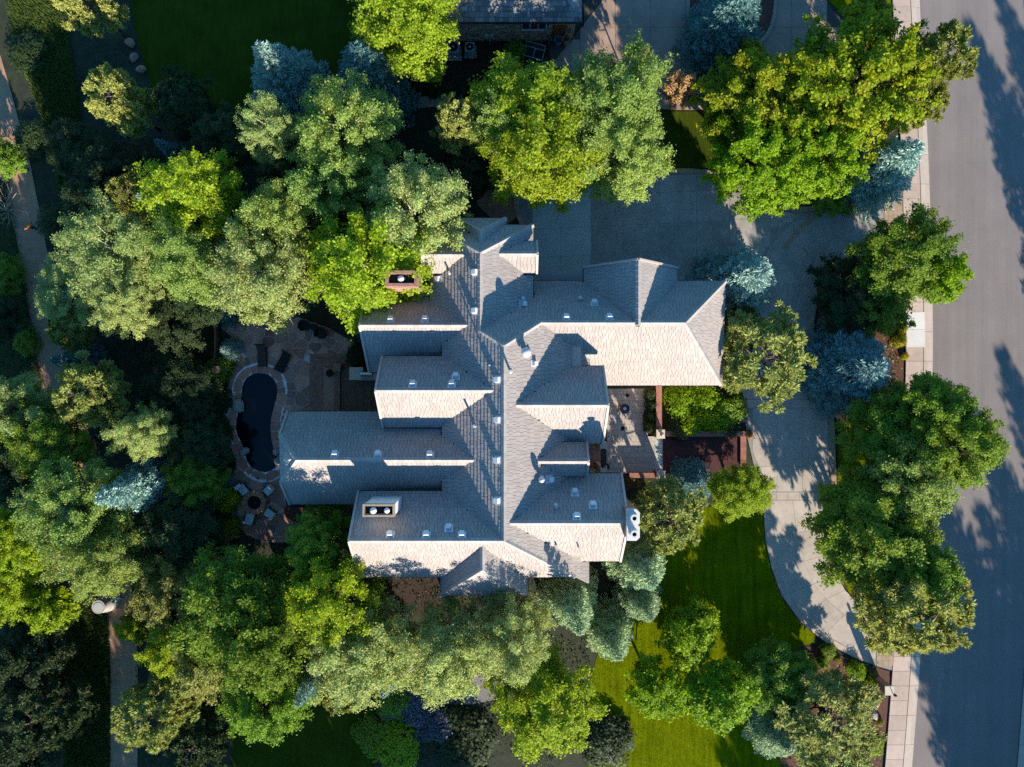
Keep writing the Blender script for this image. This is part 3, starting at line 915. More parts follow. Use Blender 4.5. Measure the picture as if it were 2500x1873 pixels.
def shingle_layout(faces, ex=.27, wd=.26, cull=None, seed=3):
    rg = random.Random(seed)
    out = []
    for (i, f) in faces:
        p0, n = face_plane(f)
        u = (f[1]-f[0]).normalized()
        v = n.cross(u)
        if v.z < 0: u = -u; v = n.cross(u)
        uv = [((p-p0).dot(u), (p-p0).dot(v)) for p in f]
        if area2(uv) < 0: uv = uv[::-1]
        v0 = min(q[1] for q in uv); v1 = max(q[1] for q in uv)
        u0 = min(q[0] for q in uv); u1 = max(q[0] for q in uv)
        k = 0; vv = v0-.04
        while vv < v1:
            course = clip_half(clip_half(uv, 0, -1, -vv), 0, 1, vv+ex-.022)
            x = u0-rg.uniform(0, wd)
            while x < u1:
                w = wd*rg.choice((.7, .85, 1.0, 1.0, 1.15, 1.3))
                if len(course) >= 3:
                    c = clip_half(clip_half(course, -1, 0, -(x+.009)), 1, 0, x+w-.009)
                    if len(c) >= 3 and area2(c) > .006:
                        cc = centroid(c)
                        q = p0+u*cc[0]+v*cc[1]
                        if cull is None or cull(q):
                            t = rg.uniform(.034, .05); full = len(c) == 4 and abs(area2(c)-(w-.018)*(ex-.022)) < .004
                            top = []; bot = []
                            for (a, b) in c:
                                hh = t*(1-(b-vv)/ex)+.01
                                base = p0+u*a+v*b
                                top.append(base+n*hh); bot.append(base-n*.004)
                            out.append((i, top, bot, area2(c), full, q.z, rg.random()))
                x += w
            vv += ex
    return out
def add_shingle(mb, s, org=Vector((0, 0, 0))):
    i, top, bot, a, full, z, r = s
    n = len(top)
    mb.add([p-org for p in bot]+[p-org for p in top], [tuple(range(n, 2*n))]+[(k, (k+1) % n, n+(k+1) % n, n+k) for k in range(n)], r)
def vis(q):
    b = roof_at(q.x, q.y)
    return b is None or q.z > b[0]-.07
def slab_face(mb, f, th=.16, lift=-.012):
    p0, n = face_plane(f)
    g = f if (f[1]-f[0]).cross(f[2]-f[1]).z > 0 else f[::-1]
    m = len(g)
    tp = [p+n*lift for p in g]; bt = [p-Vector((0, 0, th)) for p in g]
    mb.add(tp+bt, [tuple(range(m)), tuple(range(m, 2*m))[::-1]]+[(k, m+k, m+(k+1) % m, (k+1) % m) for k in range(m)])

roofs = {}
for i in sorted(set(f[0] for f in FACES)):
    mb = MB()
    for j, f in FACES:
        if j == i: slab_face(mb, f)
    roofs[i] = mb.build('roof', M['deck_under'], house)
SH = shingle_layout(FACES, cull=vis)
order = sorted(range(len(SH)), key=lambda k: -(SH[k][4]*10+SH[k][3]*40+SH[k][5]*.1))
single = set(order[:300])
mbs = MB()
for k, s in enumerate(SH):
    if k in single:
        c = sum(s[1], Vector((0, 0, 0)))/len(s[1])
        mb = MB(); add_shingle(mb, s, c)
        o = mb.build('shingle', M['shingle'], roofs[s[0]]); o.location = c
    else:
        add_shingle(mbs, s)
tag(mbs.build('shingle_field', M['shingle'], roofs[0]), kind='stuff')

# ridge and hip tiles
def caps(segs, parent, step=.34, w=.17, check=True, limit=300):
    rest = MB(); cnt = 0
    for a, b in segs:
        d = (b-a); ln = d.length; d.normalize()
        side = d.cross(Vector((0, 0, 1))).normalized()
        upv = side.cross(d).normalized()
        n = max(1, int(ln/step))
        for k in range(n):
            p = a+d*(ln*k/n); q = a+d*(ln*(k+1)/n+.03)
            mid = (p+q)/2
            if check:
                rr = roof_at(mid.x, mid.y)
                if rr and rr[0] > mid.z+.12: continue
            hi = .085; lo = .06
            vs = []
            for pt, l in ((p, .0), (q, .03)):
                vs += [pt+upv*(hi+l), pt+side*w-upv*(.045-l), pt-side*w-upv*(.045-l), pt+side*w*.9-upv*.12, pt-side*w*.9-upv*.12]
            fs = [(0, 5, 6, 1), (0, 2, 7, 5), (1, 6, 8, 3), (2, 4, 9, 7), (0, 1, 3, 4, 2), (5, 7, 9, 8, 6)]
            if cnt < limit:
                mb = MB(); mb.add([v-mid for v in vs], fs)
                o = mb.build('ridge_tile', M['ridge_tile'], parent); o.location = mid; cnt += 1
            else:
                rest.add(vs, fs)
    if rest.v: tag(rest.build('ridge_tile_run', M['ridge_tile'], parent), kind='stuff')
caps(CAPS, house)
# gutters on eaves, boards on rakes
def bar(name, a, b, wdt, hgt, m, parent, drop=0.0, outv=None):
    d = (b-a); ln = d.length; d.normalize()
    s = d.cross(Vector((0, 0, 1))).normalized(); up = s.cross(d).normalized()
    mb = MB(); vs = []
    for pt in (a, b):
        for sx, sz in ((-1, -1), (1, -1), (1, 1), (-1, 1)):
            vs.append(pt+s*(sx*wdt/2)+up*(sz*hgt/2)-Vector((0, 0, drop)))
    mb.add(vs, [(0, 1, 2, 3), (4, 7, 6, 5), (0, 4, 5, 1), (1, 5, 6, 2), (2, 6, 7, 3), (3, 7, 4, 0)])
    return mb.build(name, m, parent)
for i, f in FACES:
    bar('gutter', f[0]+Vector((0, 0, .0)), f[1], .15, .14, M['gutter'], house, drop=.10)
for a, b in RAKES:
    bar('rake_board', a, b+(b-a).normalized()*.02, .14, .26, M['trim'], house, drop=.02)
# walls under the roofs
def wall_box(x0, x1, y0, y1, z):
    mb = MB(); mb.box(((x0+x1)/2, (y0+y1)/2, z/2), (x1-x0, y1-y0, z)); mb.build('wall', M['stucco'], house)
for (ax, x0, x1, Y, Yn, Ys, zn, zs, zr, sg) in WALLS:
    a, b = (x0+.6, x1) if sg < 0 else (x0, x1-.6)
    yn, ys = Yn-.5, Ys+.5
    prof = [(ys, 0), (yn, 0), (yn, zn+.5-.32), (Y, zr-.32), (ys, zs+.5-.32)]
    mb = MB(); n = len(prof)
    vs = [(a, p[0], p[1]) for p in prof]+[(b, p[0], p[1]) for p in prof]
    mb.add(vs, [tuple(range(n))[::-1], tuple(range(n, 2*n))]+[(k, (k+1) % n, n+(k+1) % n, n+k) for k in range(n)])
    mb.build('wall', M['stucco'], house)
wall_box(XW+.5, XE-.6, B.y-dW+.6, Hc.y, zW-.25)
wall_box(x_t, XEe-.6, YNs+.5, YNn-.5, min(zNn, zNs)-.1)
wall_box(nW.x+.5, nE.x-.5, Hc.y-1, nW.y-.5, zNW-.15)
wall_box(bNW.x+.4, bNE.x-.4, bY0-.5, bYn-.4, zbe-.15)
wall_box(g1.x+.4, g2.x-.4, gYi, gYo-.5, zgw-.15)
wall_box(sw1.x+.4, se1.x-.4, sYs+.5, sY0, zsw-.15)

# roof vents
def frame_at(px, py, back=0.0):
    q, n, i = roof_px(px, py)
    v = Vector((0, 0, 1))-n*n.z
    v.normalize(); u = v.cross(n)
    return q, u, v, n
def box_vent(px, py, s=1.0):
    q, u, v, n = frame_at(px, py)
    o = empty('roof_vent'); o.parent = house
    R = Matrix((u, v, n)).transposed()
    mb = MB()
    def bx(c, d): mb.box((0, 0, 0), (.001, .001, .001)); 
    m2 = MB()
    m2.box((0, .05, .045), (.52*s, .56*s, .03))
    fl = m2.build('flange', M['galv'], o)
    m3 = MB()
    m3.box((0, -.02, .17), (.34*s, .36*s, .22), top=.9)
    hd = m3.build('hood', M['white'], o)
    o.matrix_world = Matrix.Translation(q) @ R.to_4x4()
for p in [(1162, 665), (1162, 759), (1217, 927), (1217, 1025), (1216, 1123), (1216, 1222), (954, 783), (1038, 782), (1071, 682), (1008, 940), (1103, 940), (1113, 921),
          (818, 1111), (923, 1111), (1050, 1112), (953, 1307), (1041, 1307), (1096, 1290), (1128, 1307), (1276, 742), (1451, 742), (1383, 778), (1488, 777), (1303, 888),
          (1403, 1203), (1447, 1234), (1408, 1262), (1341, 1170)]:
    box_vent(*p, s=.8 if p == (1303, 888) else 1.0)
def pipe(px, py, r=.06, h=.55, m='galv'):
    q, u, v, n = frame_at(px, py)
    mb = MB()
    mb.lathe((q.x, q.y, q.z), [(r*2.2, -.1), (r*2.0, .04), (r, .12), (r, h), (r*1.25, h), (r*1.25, h+.05), (r*.6, h+.05)], n=10)
    mb.build('vent_pipe', M[m], house)
for a in [(1098, 668), (1246, 907, .07, .8), (1276, 729, .09, .35), (1417, 729, .09, .3), (1160, 1040, .07, .9), (1196, 893, .05, .7), (1357, 1235, .08, .4), (1412, 1334, .05, .5), (1358, 1330, .06, .4)]:
    pipe(*a)
for (px, py, r) in [(1284, 861, .30), (1321, 1167, .20)]:
    q, u, v, n = frame_at(px, py)
    mb = MB(); mb.lathe((q.x, q.y, q.z), [(r*1.2, -.25), (r*1.1, .1), (r*.6, .18), (r*.6, .5), (r*.98, .56), (r*1.05, .78), (r*.9, .95), (r*.55, 1.08), (r*.1, 1.12)], n=20)
    mb.build('turbine_vent', M['galv'], house, smooth=True)

# chimneys
def chimney_hollow(px, py, zt, dx, dy, wall_m, rim_m, zb, flues, rim=.13, corbel=True):
    c = W(px, py, zt)
    o = empty('chimney'); o.parent = house; o.location = (c.x, c.y, 0)
    mb = MB()
    mb.box((0, 0, (zb+zt-.5)/2), (dx, dy, zt-.5-zb))
    mb.build('shaft', wall_m, o)
    if corbel:
        mb = MB(); mb.box((0, 0, zt-.42), (dx+.14, dy+.14, .16)); mb.build('corbel', wall_m, o)
    mb = MB()
    for sx in (-1, 1): mb.box((sx*(dx/2+.04-rim/2), 0, zt-.17), (rim, dy+.1, .34))
    for sy in (-1, 1): mb.box((0, sy*(dy/2+.04-rim/2), zt-.17), (dx+.08-2*rim, rim, .34))
    mb.build('cap_frame', rim_m, o)
    mb = MB(); mb.box((0, 0, zt-.33), (dx-2*rim+.06, dy-2*rim+.06, .04)); mb.build('pan', M['black'], o)
    for (fx, fy, r, h) in flues:
        mb = MB(); mb.lathe((fx, fy, zt-.32), [(r*.7, 0), (r*.7, .3+h-.1), (r, .3+h-.08), (r, .3+h), (r*.2, .3+h+.06)], n=16)
        mb.build('flue', M['white'], o, smooth=True)
    return o
chimney_hollow(980, 680, 10.3, 1.9, .9, M['brick'], M['brick'], 4.5, [(-.05, .0, .2, -.05)], rim=.2)
c2 = chimney_hollow(924, 1247, 10.9, 1.85, .68, M['chim_white'], M['wood_frame'], 6.5, [(-.32, 0, .2, .02), (.5, 0, .17, -.02)], rim=.11, corbel=False)
# small saddle behind the chimney
q = roof_px(936, 1275)[0]
# double-pot chimney on the east gable
zt = 10.6
c = W(1546, 1282, zt)
ch = empty('chimney'); ch.parent = house; ch.location = (c.x, c.y, 0)
mb = MB(); mb.box((0, 0, (zt-.25)/2), (.72, 1.75, zt-.25)); mb.build('shaft', M['brick'], ch)
mb = MB()
hx, hy, k = .40, .96, .2
mb.prism([(-hx, -hy), (hx-k, -hy), (hx, -hy+k), (hx, -.12), (hx-.12, 0), (hx, .12), (hx, hy-k), (hx-k, hy), (-hx, hy)], zt-.25, zt)
mb.build('cap', M['cap_white'], ch)
for sy in (-.48, .48):
    mb = MB(); mb.lathe((0, sy, zt-.01), [(.27, 0), (.26, .06), (.2, .1), (.2, .36), (.24, .38), (.24, .46), (.13, .46), (.13, .2)], n=20); mb.build('pot', M['cap_white'], ch, smooth=False)
    mb = MB(); mb.lathe((0, sy, zt), [(.125, .2), (.125, .3), (.02, .3)], n=14); mb.build('flue_mouth', M['black'], ch)
# low porch roof strip over the garage door, posts of the porch
e0 = W(1316, 690, 4.2); e1 = W(1425, 690, 4.2)
mb = MB(); mb.box(((e0.x+e1.x)/2, e0.y+.42, 4.2), (e1.x-e0.x, .75, .14)); mb.build('eyebrow_roof', M['shingle'], house)
# ------------------------------------------------------------------ vegetation forms
def unit(v): return v/(np.linalg.norm(v, axis=-1, keepdims=True)+1e-9)

def limbs_mesh(name, segs, n=6):
    mb = MB()
    for pts, rad in segs: mb.tube(pts, rad, n=n)
    me_o = mb
    me = bpy.data.meshes.new(name)
    me.from_pydata(mb.v, [], mb.f)
    at = me.attributes.new('rnd', 'FLOAT', 'FACE'); at.data.foreach_set('value', mb.r)
    me.polygons.foreach_set('use_smooth', [True]*len(me.polygons))
    me.materials.append(M['bark'])
    me.update()
    return me

def form_deciduous(name, seed, R=4.0, ht=9.0, plumes=78, twigs=11, per=38, leaf=.085, base=.30, wide=.19, tight=.055, bump=.30):
    """crown of feathery leafy boughs radiating from the limbs; tree stands on the origin"""
    rg = np.random.default_rng(seed)
    zc = ht*(base+(1-base)*.42); up = ht-zc; dn = zc-ht*base
    k = np.arange(plumes)+.5
    ez = 1-k/plumes*1.38                      # from the top down to a little below the middle
    az = k*2.39996+rg.normal(0, .22, plumes)
    ez = np.clip(ez+rg.normal(0, .06, plumes), -.45, 1)
    er = np.sqrt(np.clip(1-ez**2, 0, 1))
    D = np.stack([er*np.cos(az), er*np.sin(az), ez], 1)
    bd = unit(rg.normal(0, 1, (9, 3))); bd[:, 2] = np.abs(bd[:, 2])*.7; bd = unit(bd)
    ba = rg.uniform(-bump, bump*.8, 9)
    reach = .92+(np.clip(D@bd.T, 0, 1)**6*ba).sum(1)+rg.uniform(-.16, .14, plumes)
    reach = np.clip(reach, .5, 1.22)
    E = np.stack([D[:, 0]*R*reach, D[:, 1]*R*reach, zc+np.where(D[:, 2] > 0, up, dn)*D[:, 2]*np.clip(reach, .6, 1.05)], 1)
    S0 = np.stack([D[:, 0]*R*.08, D[:, 1]*R*.08, ht*base*.85+(zc-ht*base)*rg.uniform(0, 1.1, plumes)+np.clip(D[:, 2], 0, 1)*up*.45], 1)
    C0 = (S0+E)/2+np.array((0, 0, 1))*(R*rg.uniform(.0, .16, plumes))[:, None]+rg.normal(0, R*.05, (plumes, 3))
    seg = [([(0, 0, -.1), (rg.normal(0, .08), rg.normal(0, .08), ht*base), (rg.normal(0, .15), rg.normal(0, .15), zc), (0, 0, ht*.88)], [.06*R, .045*R, .03*R, .006])]
    def bez(t, q): t = t[:, None]; return (1-t)**2*S0[q]+2*t*(1-t)*C0[q]+t**2*E[q]
    P = []; rv = []
    for q in range(plumes):
        pts = bez(np.array((0, .35, .7, 1.0)), q)
        seg.append(([tuple(p) for p in pts], [.02*R, .014*R, .008*R, .003]))
        ax = unit(E[q]-S0[q]); s1 = unit(np.cross(ax, (0.2, .1, 1.0))); s2 = np.cross(ax, s1)
        tw = np.sort(rg.uniform(.34, 1.0, twigs)); ct = bez(tw, q)
        w = R*wide*rg.uniform(.75, 1.25)*(1.15-.80*((tw-.34)/.66))
        an = rg.uniform(0, 2*np.pi, twigs)
        sd = s1[None]*np.cos(an)[:, None]+s2[None]*(np.sin(an)*.75)[:, None]+ax[None]*.55+np.array((0, 0, .15))
        tip = ct+sd*w[:, None]
        m = twigs*per
        ti = np.repeat(np.arange(twigs), per)
        f = rg.uniform(.1, 1.08, m)[:, None]
        p = ct[ti]*(1-f)+tip[ti]*f+rg.normal(0, R*tight, (m, 3))*np.array((1, 1, .7))*(1.15-.5*f)
        P.append(p)
        cv = rg.uniform(0, 1)*.22+rg.uniform(0, 1, twigs)[ti]*.28
        rv.append(np.clip(cv+rg.uniform(0, 1, m)*.55-.02, 0, 1))
    P = np.concatenate(P); rv = np.concatenate(rv); n = len(P)
    out = unit(P-np.array((0, 0, zc-.4*dn)))
    nr = unit(out*.55+np.array((0, 0, .55))+rg.normal(0, .5, (n, 3)))
    me = leaf_mesh(name, P, nr, leaf, leaf*.68, rg, L['green'], rnd=rv)
    return me, limbs_mesh(name+'_wood', seg, n=5), ht, R

def form_spruce(name, seed, R=2.6, ht=8.0, per=26, dens=1.0, nl=.085):
    rg = np.random.default_rng(seed)
    P = []; A_ = []; Nn = []; rv = []
    seg = [([(0, 0, -.1), (0, 0, ht*.5), (0, 0, ht*.97)], [.2*R/2.6, .12*R/2.6, .015])]
    z = .25
    lv = 0
    while z < ht-.15:
        f = z/ht
        ln = R*(1-f)**.82*(1.0 if f > .12 else .85+f*1.2)
        nb = max(6, int(12*(1-f)+5))
        for b in range(nb):
            a = 2*np.pi*(b/nb)+lv*.37+rg.uniform(-.15, .15)
            l = ln*rg.uniform(.68, 1.18)
            rise = .35*(f-.35)
            npt = max(5, int(l*8))
            t = np.linspace(.12, 1, npt)
            dr = np.array((np.cos(a), np.sin(a), 0)); sd = np.array((-np.sin(a), np.cos(a), 0))
            zz = z+rise*l*t-.22*l*t**2+.14*l*t**3
            core = dr[None]*(l*t)[:, None]; core[:, 2] += zz
            if b % 2 == 0 and l > .6:
                seg.append(([tuple(core[0]), tuple(core[npt//2]), tuple(core[-1])], [.022, .014, .005]))
            # side twigs make a flat frond
            for j in range(npt):
                wdt = l*.26*np.sin(np.pi*min(1, t[j]*.93+.07))**.8+.06
                m = int(per*dens*(.4+.6*wdt/(l*.26+.06)))
                s = rg.uniform(-1, 1, m)
                q = core[j]+sd[None]*(s*wdt)[:, None]+dr[None]*(np.abs(s)*wdt*.55+rg.normal(0, .04, m))[:, None]
                q[:, 2] += rg.normal(0, .045, m)+.03-np.abs(s)*wdt*.16
                al = unit(dr[None]*1.0+sd[None]*(s*.9)[:, None]+rg.normal(0, .45, (m, 3))+np.array((0, 0, .25)))
                P.append(q); A_.append(al)
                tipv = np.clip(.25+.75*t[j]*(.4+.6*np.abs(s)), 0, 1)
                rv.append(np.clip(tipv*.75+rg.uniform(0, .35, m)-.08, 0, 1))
        z += ht*.036+.07
        lv += 1
    P = np.concatenate(P); A_ = np.concatenate(A_); rv = np.concatenate(rv)
    nr = unit(np.cross(A_, rg.normal(0, 1, A_.shape)))+np.array((0, 0, .25))
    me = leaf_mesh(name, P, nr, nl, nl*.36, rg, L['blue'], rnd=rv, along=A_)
    return me, limbs_mesh(name+'_wood', seg, n=5), ht, R

def form_pine(name, seed, R=3.0, ht=9.0, tufts=430, per=85, nl=.14, base=.3):
    rg = np.random.default_rng(seed)
    seg = [([(0, 0, -.1), (.05, .05, ht*.5), (0, .1, ht*.92)], [.22*R/3, .14*R/3, .03])]
    C = []
    nb = 34
    for b in range(nb):
        f = (b+.5)/nb
        z = ht*(base+(1-base)*f*.93); a = b*2.399+rg.uniform(-.3, .3)
        prof = R*(1.0-.15*(1-f) if f < .45 else (1-((f-.45)/.62)**1.7*.86))*rg.uniform(.7, 1.1)
        dr = np.array((np.cos(a), np.sin(a), 0)); sd = np.array((-np.sin(a), np.cos(a), 0))
        e = dr*prof+np.array((0, 0, z+.16*prof)); s0 = np.array((0, 0, z-.05*prof)); mid = (s0+e)/2-np.array((0, 0, .05*prof))
        seg.append(([tuple(s0), tuple(mid), tuple(e)], [.05*R/3, .032*R/3, .012]))
        m = max(3, int(tufts/nb*prof/R*1.25))
        t = rg.uniform(.30, 1, m)**.7
        w = rg.normal(0, .16, m)*prof*(1.25-t*.45)
        c = s0+(e-s0)*t[:, None]+sd[None]*w[:, None]; c[:, 2] += rg.normal(.05, .1, m)+.06*prof
        C.append(c)
    C = np.concatenate(C)
    n = len(C)*per
    ci = np.repeat(np.arange(len(C)), per)
    out = unit(C*np.array((1, 1, 0))+1e-6)
    d = unit(rg.normal(0, 1, (n, 3))+out[ci]*.8+np.array((0, 0, .55)))
    ts = rg.uniform(.7, 1.35, len(C))
    tr = (.24*R/3+.07)*ts[ci]*rg.uniform(.3, 1, n)
    p = C[ci]+d*tr[:, None]
    nr = unit(np.cross(d, rg.normal(0, 1, d.shape)))+np.array((0, 0, .6))
    cv = rg.uniform(0, 1, len(C))
    rnd = np.clip(cv[ci]*.35+(tr/(.36*R/3+.08))*.4+rg.uniform(0, .35, n)-.05, 0, 1)
    me = leaf_mesh(name, p, nr, nl, nl*.34, rg, L['pine'], rnd=rnd, along=d)
    return me, limbs_mesh(name+'_wood', seg, n=5), ht, R

def form_shrub(name, seed, R=1.0, ht=1.3, clumps=26, per=150, leaf=.06):
    rg = np.random.default_rng(seed)
    d = unit(rg.normal(0, 1, (clumps, 3))); d[:, 2] = np.abs(d[:, 2])
    c = d*np.array((R, R, ht))*rg.uniform(.55, .85, clumps)[:, None]; c[:, 2] = np.maximum(c[:, 2], .12)
    seg = []
    for k in range(clumps//2):
        seg.append(([(0, 0, 0), tuple(c[k]*.5+np.array((0, 0, .1))), tuple(c[k])], [.03, .02, .008]))
    n = clumps*per; ci = np.repeat(np.arange(clumps), per)
    dd = unit(rg.normal(0, 1, (n, 3)))
    p = c[ci]+dd*(R*rg.uniform(.2, .40, n))[:, None]; p[:, 2] = np.maximum(p[:, 2], .03)
    nr = unit(dd*.6+unit(p)*.6+np.array((0, 0, .5))+rg.normal(0, .5, (n, 3)))
    cv = rg.uniform(0, 1, clumps)
    rnd = np.clip(cv[ci]*.4+rg.uniform(0, 1, n)*.65-.02, 0, 1)
    me = leaf_mesh(name, p, nr, leaf, leaf*.68, rg, L['green'], rnd=rnd)
    return me, limbs_mesh(name+'_wood', seg, n=5), ht, R

FORM = {
    'broad': [form_deciduous('crown_broad', 11, 4.0, 9.5, 66, 12, 48, .092),
              form_deciduous('crown_broad', 12, 4.0, 9.0, 58, 13, 50, .092, bump=.4),
              form_deciduous('crown_broad', 13, 4.0, 9.5, 74, 11, 48, .092)],
    'fine': [form_deciduous('crown_fine', 21, 4.0, 10.5, 84, 14, 40, .074, tight=.048, wide=.17),
             form_deciduous('crown_fine', 22, 4.0, 10.0, 76, 15, 42, .074, tight=.048, bump=.4, wide=.17),
             form_deciduous('crown_fine', 23, 4.0, 10.5, 92, 13, 40, .074, tight=.048, wide=.17)],
    'maple': [form_deciduous('crown_maple', 31, 4.5, 8.5, 120, 10, 40, .098, base=.22, wide=.13, tight=.036),
              form_deciduous('crown_maple', 32, 4.5, 8.5, 108, 11, 40, .098, base=.22, wide=.14, tight=.036)],
    'small': [form_deciduous('crown_small', 41, 2.2, 5.0, 40, 9, 34, .085, base=.25, wide=.22, tight=.07),
              form_deciduous('crown_small', 42, 2.2, 5.0, 46, 8, 34, .085, base=.25, wide=.22, tight=.07)],
    'spruce': [form_spruce('crown_spruce', 51, 2.8, 7.5, per=14, nl=.115), form_spruce('crown_spruce', 52, 2.6, 8.5, per=14, nl=.115)],
    'globe': [form_spruce('crown_globe', 53, 1.3, 1.9, per=12, nl=.07)],
    'pine': [form_pine('crown_pine', 61, 3.2, 8.5), form_pine('crown_pine', 62, 3.0, 9.5, tufts=400)],
    'shrub': [form_shrub('crown_shrub', 71), form_shrub('crown_shrub', 72, clumps=34, per=120)],
}
_tn = [0]
def tree(form, leafm, x, y, r, h, label, bark='bark', cat='tree', name=None, group=None, src=False, crown_f=.6, var=None, rz=None, ground=False):
    """x, y: photo position (2212-pixel copy) of the crown's middle, r: its radius there, h: height in m"""
    k = 1.0 if src else 2500/2212
    x, y, r = x*k, y*k, r*k
    zc = h*crown_f
    c = W(x, y, 0 if ground else zc)
    vs = FORM[form]
    _tn[0] += 1
    i = (_tn[0]*7+int(x)) % len(vs) if var is None else var
    crown, wood, fh, fr = vs[i]
    rm = r/S*(1-zc/H)
    sx = rm/fr/ (.88 if form in ('broad', 'fine', 'maple', 'small') else .95)
    sz = h/fh
    nm = name or {'broad': 'broadleaf_tree', 'fine': 'aspen_tree', 'maple': 'maple_tree', 'small': 'small_tree', 'spruce': 'spruce_tree', 'globe': 'globe_spruce', 'pine': 'pine_tree', 'shrub': 'shrub'}[form]
    t = empty(nm, (c.x, c.y, 0), label, cat, group, rz=U(0, 6.28) if rz is None else rz)
    t.scale = (sx, sx*U(.94, 1.06), sz)
    a = bpy.data.objects.new('crown' if form not in ('shrub',) else 'foliage', crown); link(a, t)
    a.material_slots[0].link = 'OBJECT'; a.material_slots[0].material = L[leafm]
    b = bpy.data.objects.new('trunk' if form not in ('shrub',) else 'stems', wood); link(b, t)
    b.material_slots[0].link = 'OBJECT'; b.material_slots[0].material = M[bark]
    return t
# ------------------------------------------------------------------ pool and patio
pool_px = smooth_poly([(634.7, 909.5), (661, 915), (677, 937), (679, 962), (670, 992), (662, 1022), (661, 1055), (666, 1089), (676, 1112), (680, 1134), (668, 1147), (648, 1154.5), (623, 1147), (605, 1130), (599, 1108), (590, 1078), (578.5, 1059), (577, 1029), (582, 1008), (591, 990), (591, 958), (595, 932), (612, 915)], 1)
pool = PX(pool_px)
sheet('pool_water', pool, .056, M['water'])
pc = centroid(pool)
def grow(poly, d):
    """offset a closed loop outwards by d metres"""
    if area2(poly) < 0: poly = poly[::-1]
    n = len(poly); out = []
    for i in range(n):
        a = poly[i-1]; b = poly[(i+1) % n]
        l = math.hypot(b[0]-a[0], b[1]-a[1])
        out.append((poly[i][0]+(b[1]-a[1])/l*d, poly[i][1]-(b[0]-a[0])/l*d))
    return out
if area2(pool) < 0: pool = pool[::-1]
loop = resample(pool+[pool[0]], .42)
patio_px = [(540, 800), (560, 785), (600, 768), (640, 772), (700, 765), (745, 780), (800, 800), (850, 828), (880, 838), (880, 862), (848, 868), (757, 868), (757, 1010), (700, 1010), (700, 1060), (690, 1180), (700, 1240), (708, 1270), (730, 1285), (740, 1310), (690, 1325), (640, 1322), (600, 1305), (583, 1270), (578, 1200), (566, 1130), (552, 1070), (547, 1010), (556, 950), (572, 900), (588, 850), (575, 830)]
patio_poly = PX(patio_px)
pt = sheet('patio', [p for p in patio_poly], .046, M['grout'])
# pool basin rim so that the water has a wall
mb = MB()
n = len(loop)
lo2 = grow(pool, .03)
patio_ring = grow(loop, .66)
# coping stones
cop = []
rg = random.Random(5)
k = 0
jag = [rg.uniform(.52, .80) for _ in range(n)]
cp_o = [None]*n
def out_at(i, d):
    a = loop[i-1]; b = loop[(i+1) % n]; l = math.hypot(b[0]-a[0], b[1]-a[1]) or 1
    return (loop[i][0]+(b[1]-a[1])/l*d, loop[i][1]-(b[0]-a[0])/l*d)
gs = MB(); gs.add([(x, y, .055) for x, y in grow(loop, .84)], [tuple(range(n))])
i = 0
while i < n:
    st = rg.choice((1, 2, 2))
    j = min(i+st, n)
    d = rg.uniform(.50, .76)
    ids = [q % n for q in range(i, j+1)]
    poly = [loop[q] for q in ids]+[out_at(q, d) for q in ids[::-1]]
    cop.append(poly)
    i = j
cpo = empty('pool_coping', (0, 0, 0), 'ring of reddish coping stones with white joints round the pool', 'coping')
# light grout bed as ring
inner = loop; outer_r = [out_at(q, .82) for q in range(n)]
mb = MB()
mb.add([(x, y, .06) for x, y in inner]+[(x, y, .06) for x, y in outer_r], [(q, (q+1) % n, n+(q+1) % n, n+q)[::-1] for q in range(n)])
mb.build('grout_bed', M['grout_white'], cpo)
mb = MB()
mb.add([(x, y, .10) for x, y in inner]+[(x, y, -.5) for x, y in inner], [(q, (q+1) % n, n+(q+1) % n, n+q) for q in range(n)])
mb.build('pool_wall', M['black'], cpo)
pieces(cpo, 'coping_stone', cop, .04, .115, M['flag_cope'], .028, .006)
# flagstones: voronoi
ringp = [out_at(q, .72) for q in range(n)]
seeds = []
rg = random.Random(11)
for q in range(0, n):
    a = out_at(q, .50); b = out_at(q, .95)
    seeds.append((a[0], a[1], 0)); seeds.append((b[0]+rg.uniform(-.05, .05), b[1]+rg.uniform(-.05, .05), 1))
bx0 = min(p[0] for p in patio_poly); bx1 = max(p[0] for p in patio_poly); by0 = min(p[1] for p in patio_poly); by1 = max(p[1] for p in patio_poly)
big = [out_at(q, 1.15) for q in range(n)]
tries = 0
while tries < 5000:
    tries += 1
    p = (rg.uniform(bx0, bx1), rg.uniform(by0, by1))
    if inside(p, big): continue
    if not inside(p, patio_poly): continue
    dm = .50+.35*rg.random()
    if all((p[0]-s[0])**2+(p[1]-s[1])**2 > dm*dm for s in seeds): seeds.append((p[0], p[1], 1))
cells = []
for s in seeds:
    if s[2] == 0: continue
    c = [(s[0]-1.6, s[1]-1.6), (s[0]+1.6, s[1]-1.6), (s[0]+1.6, s[1]+1.6), (s[0]-1.6, s[1]+1.6)]
    for t in seeds:
        if t is s: continue
        dx, dy = t[0]-s[0], t[1]-s[1]
        if dx*dx+dy*dy > 10: continue
        c = clip_half(c, dx, dy, dx*(s[0]+t[0])/2+dy*(s[1]+t[1])/2)
        if len(c) < 3: break
    if len(c) >= 3:
        c = clip_convex(patio_poly, c)
        if len(c) >= 3 and abs(area2(c)) > .02: cells.append(c)
cells.sort(key=lambda c: -abs(area2(c)))
pieces(pt, 'flagstone', cells[:300], .02, .075, M['flag'], .026, .006)
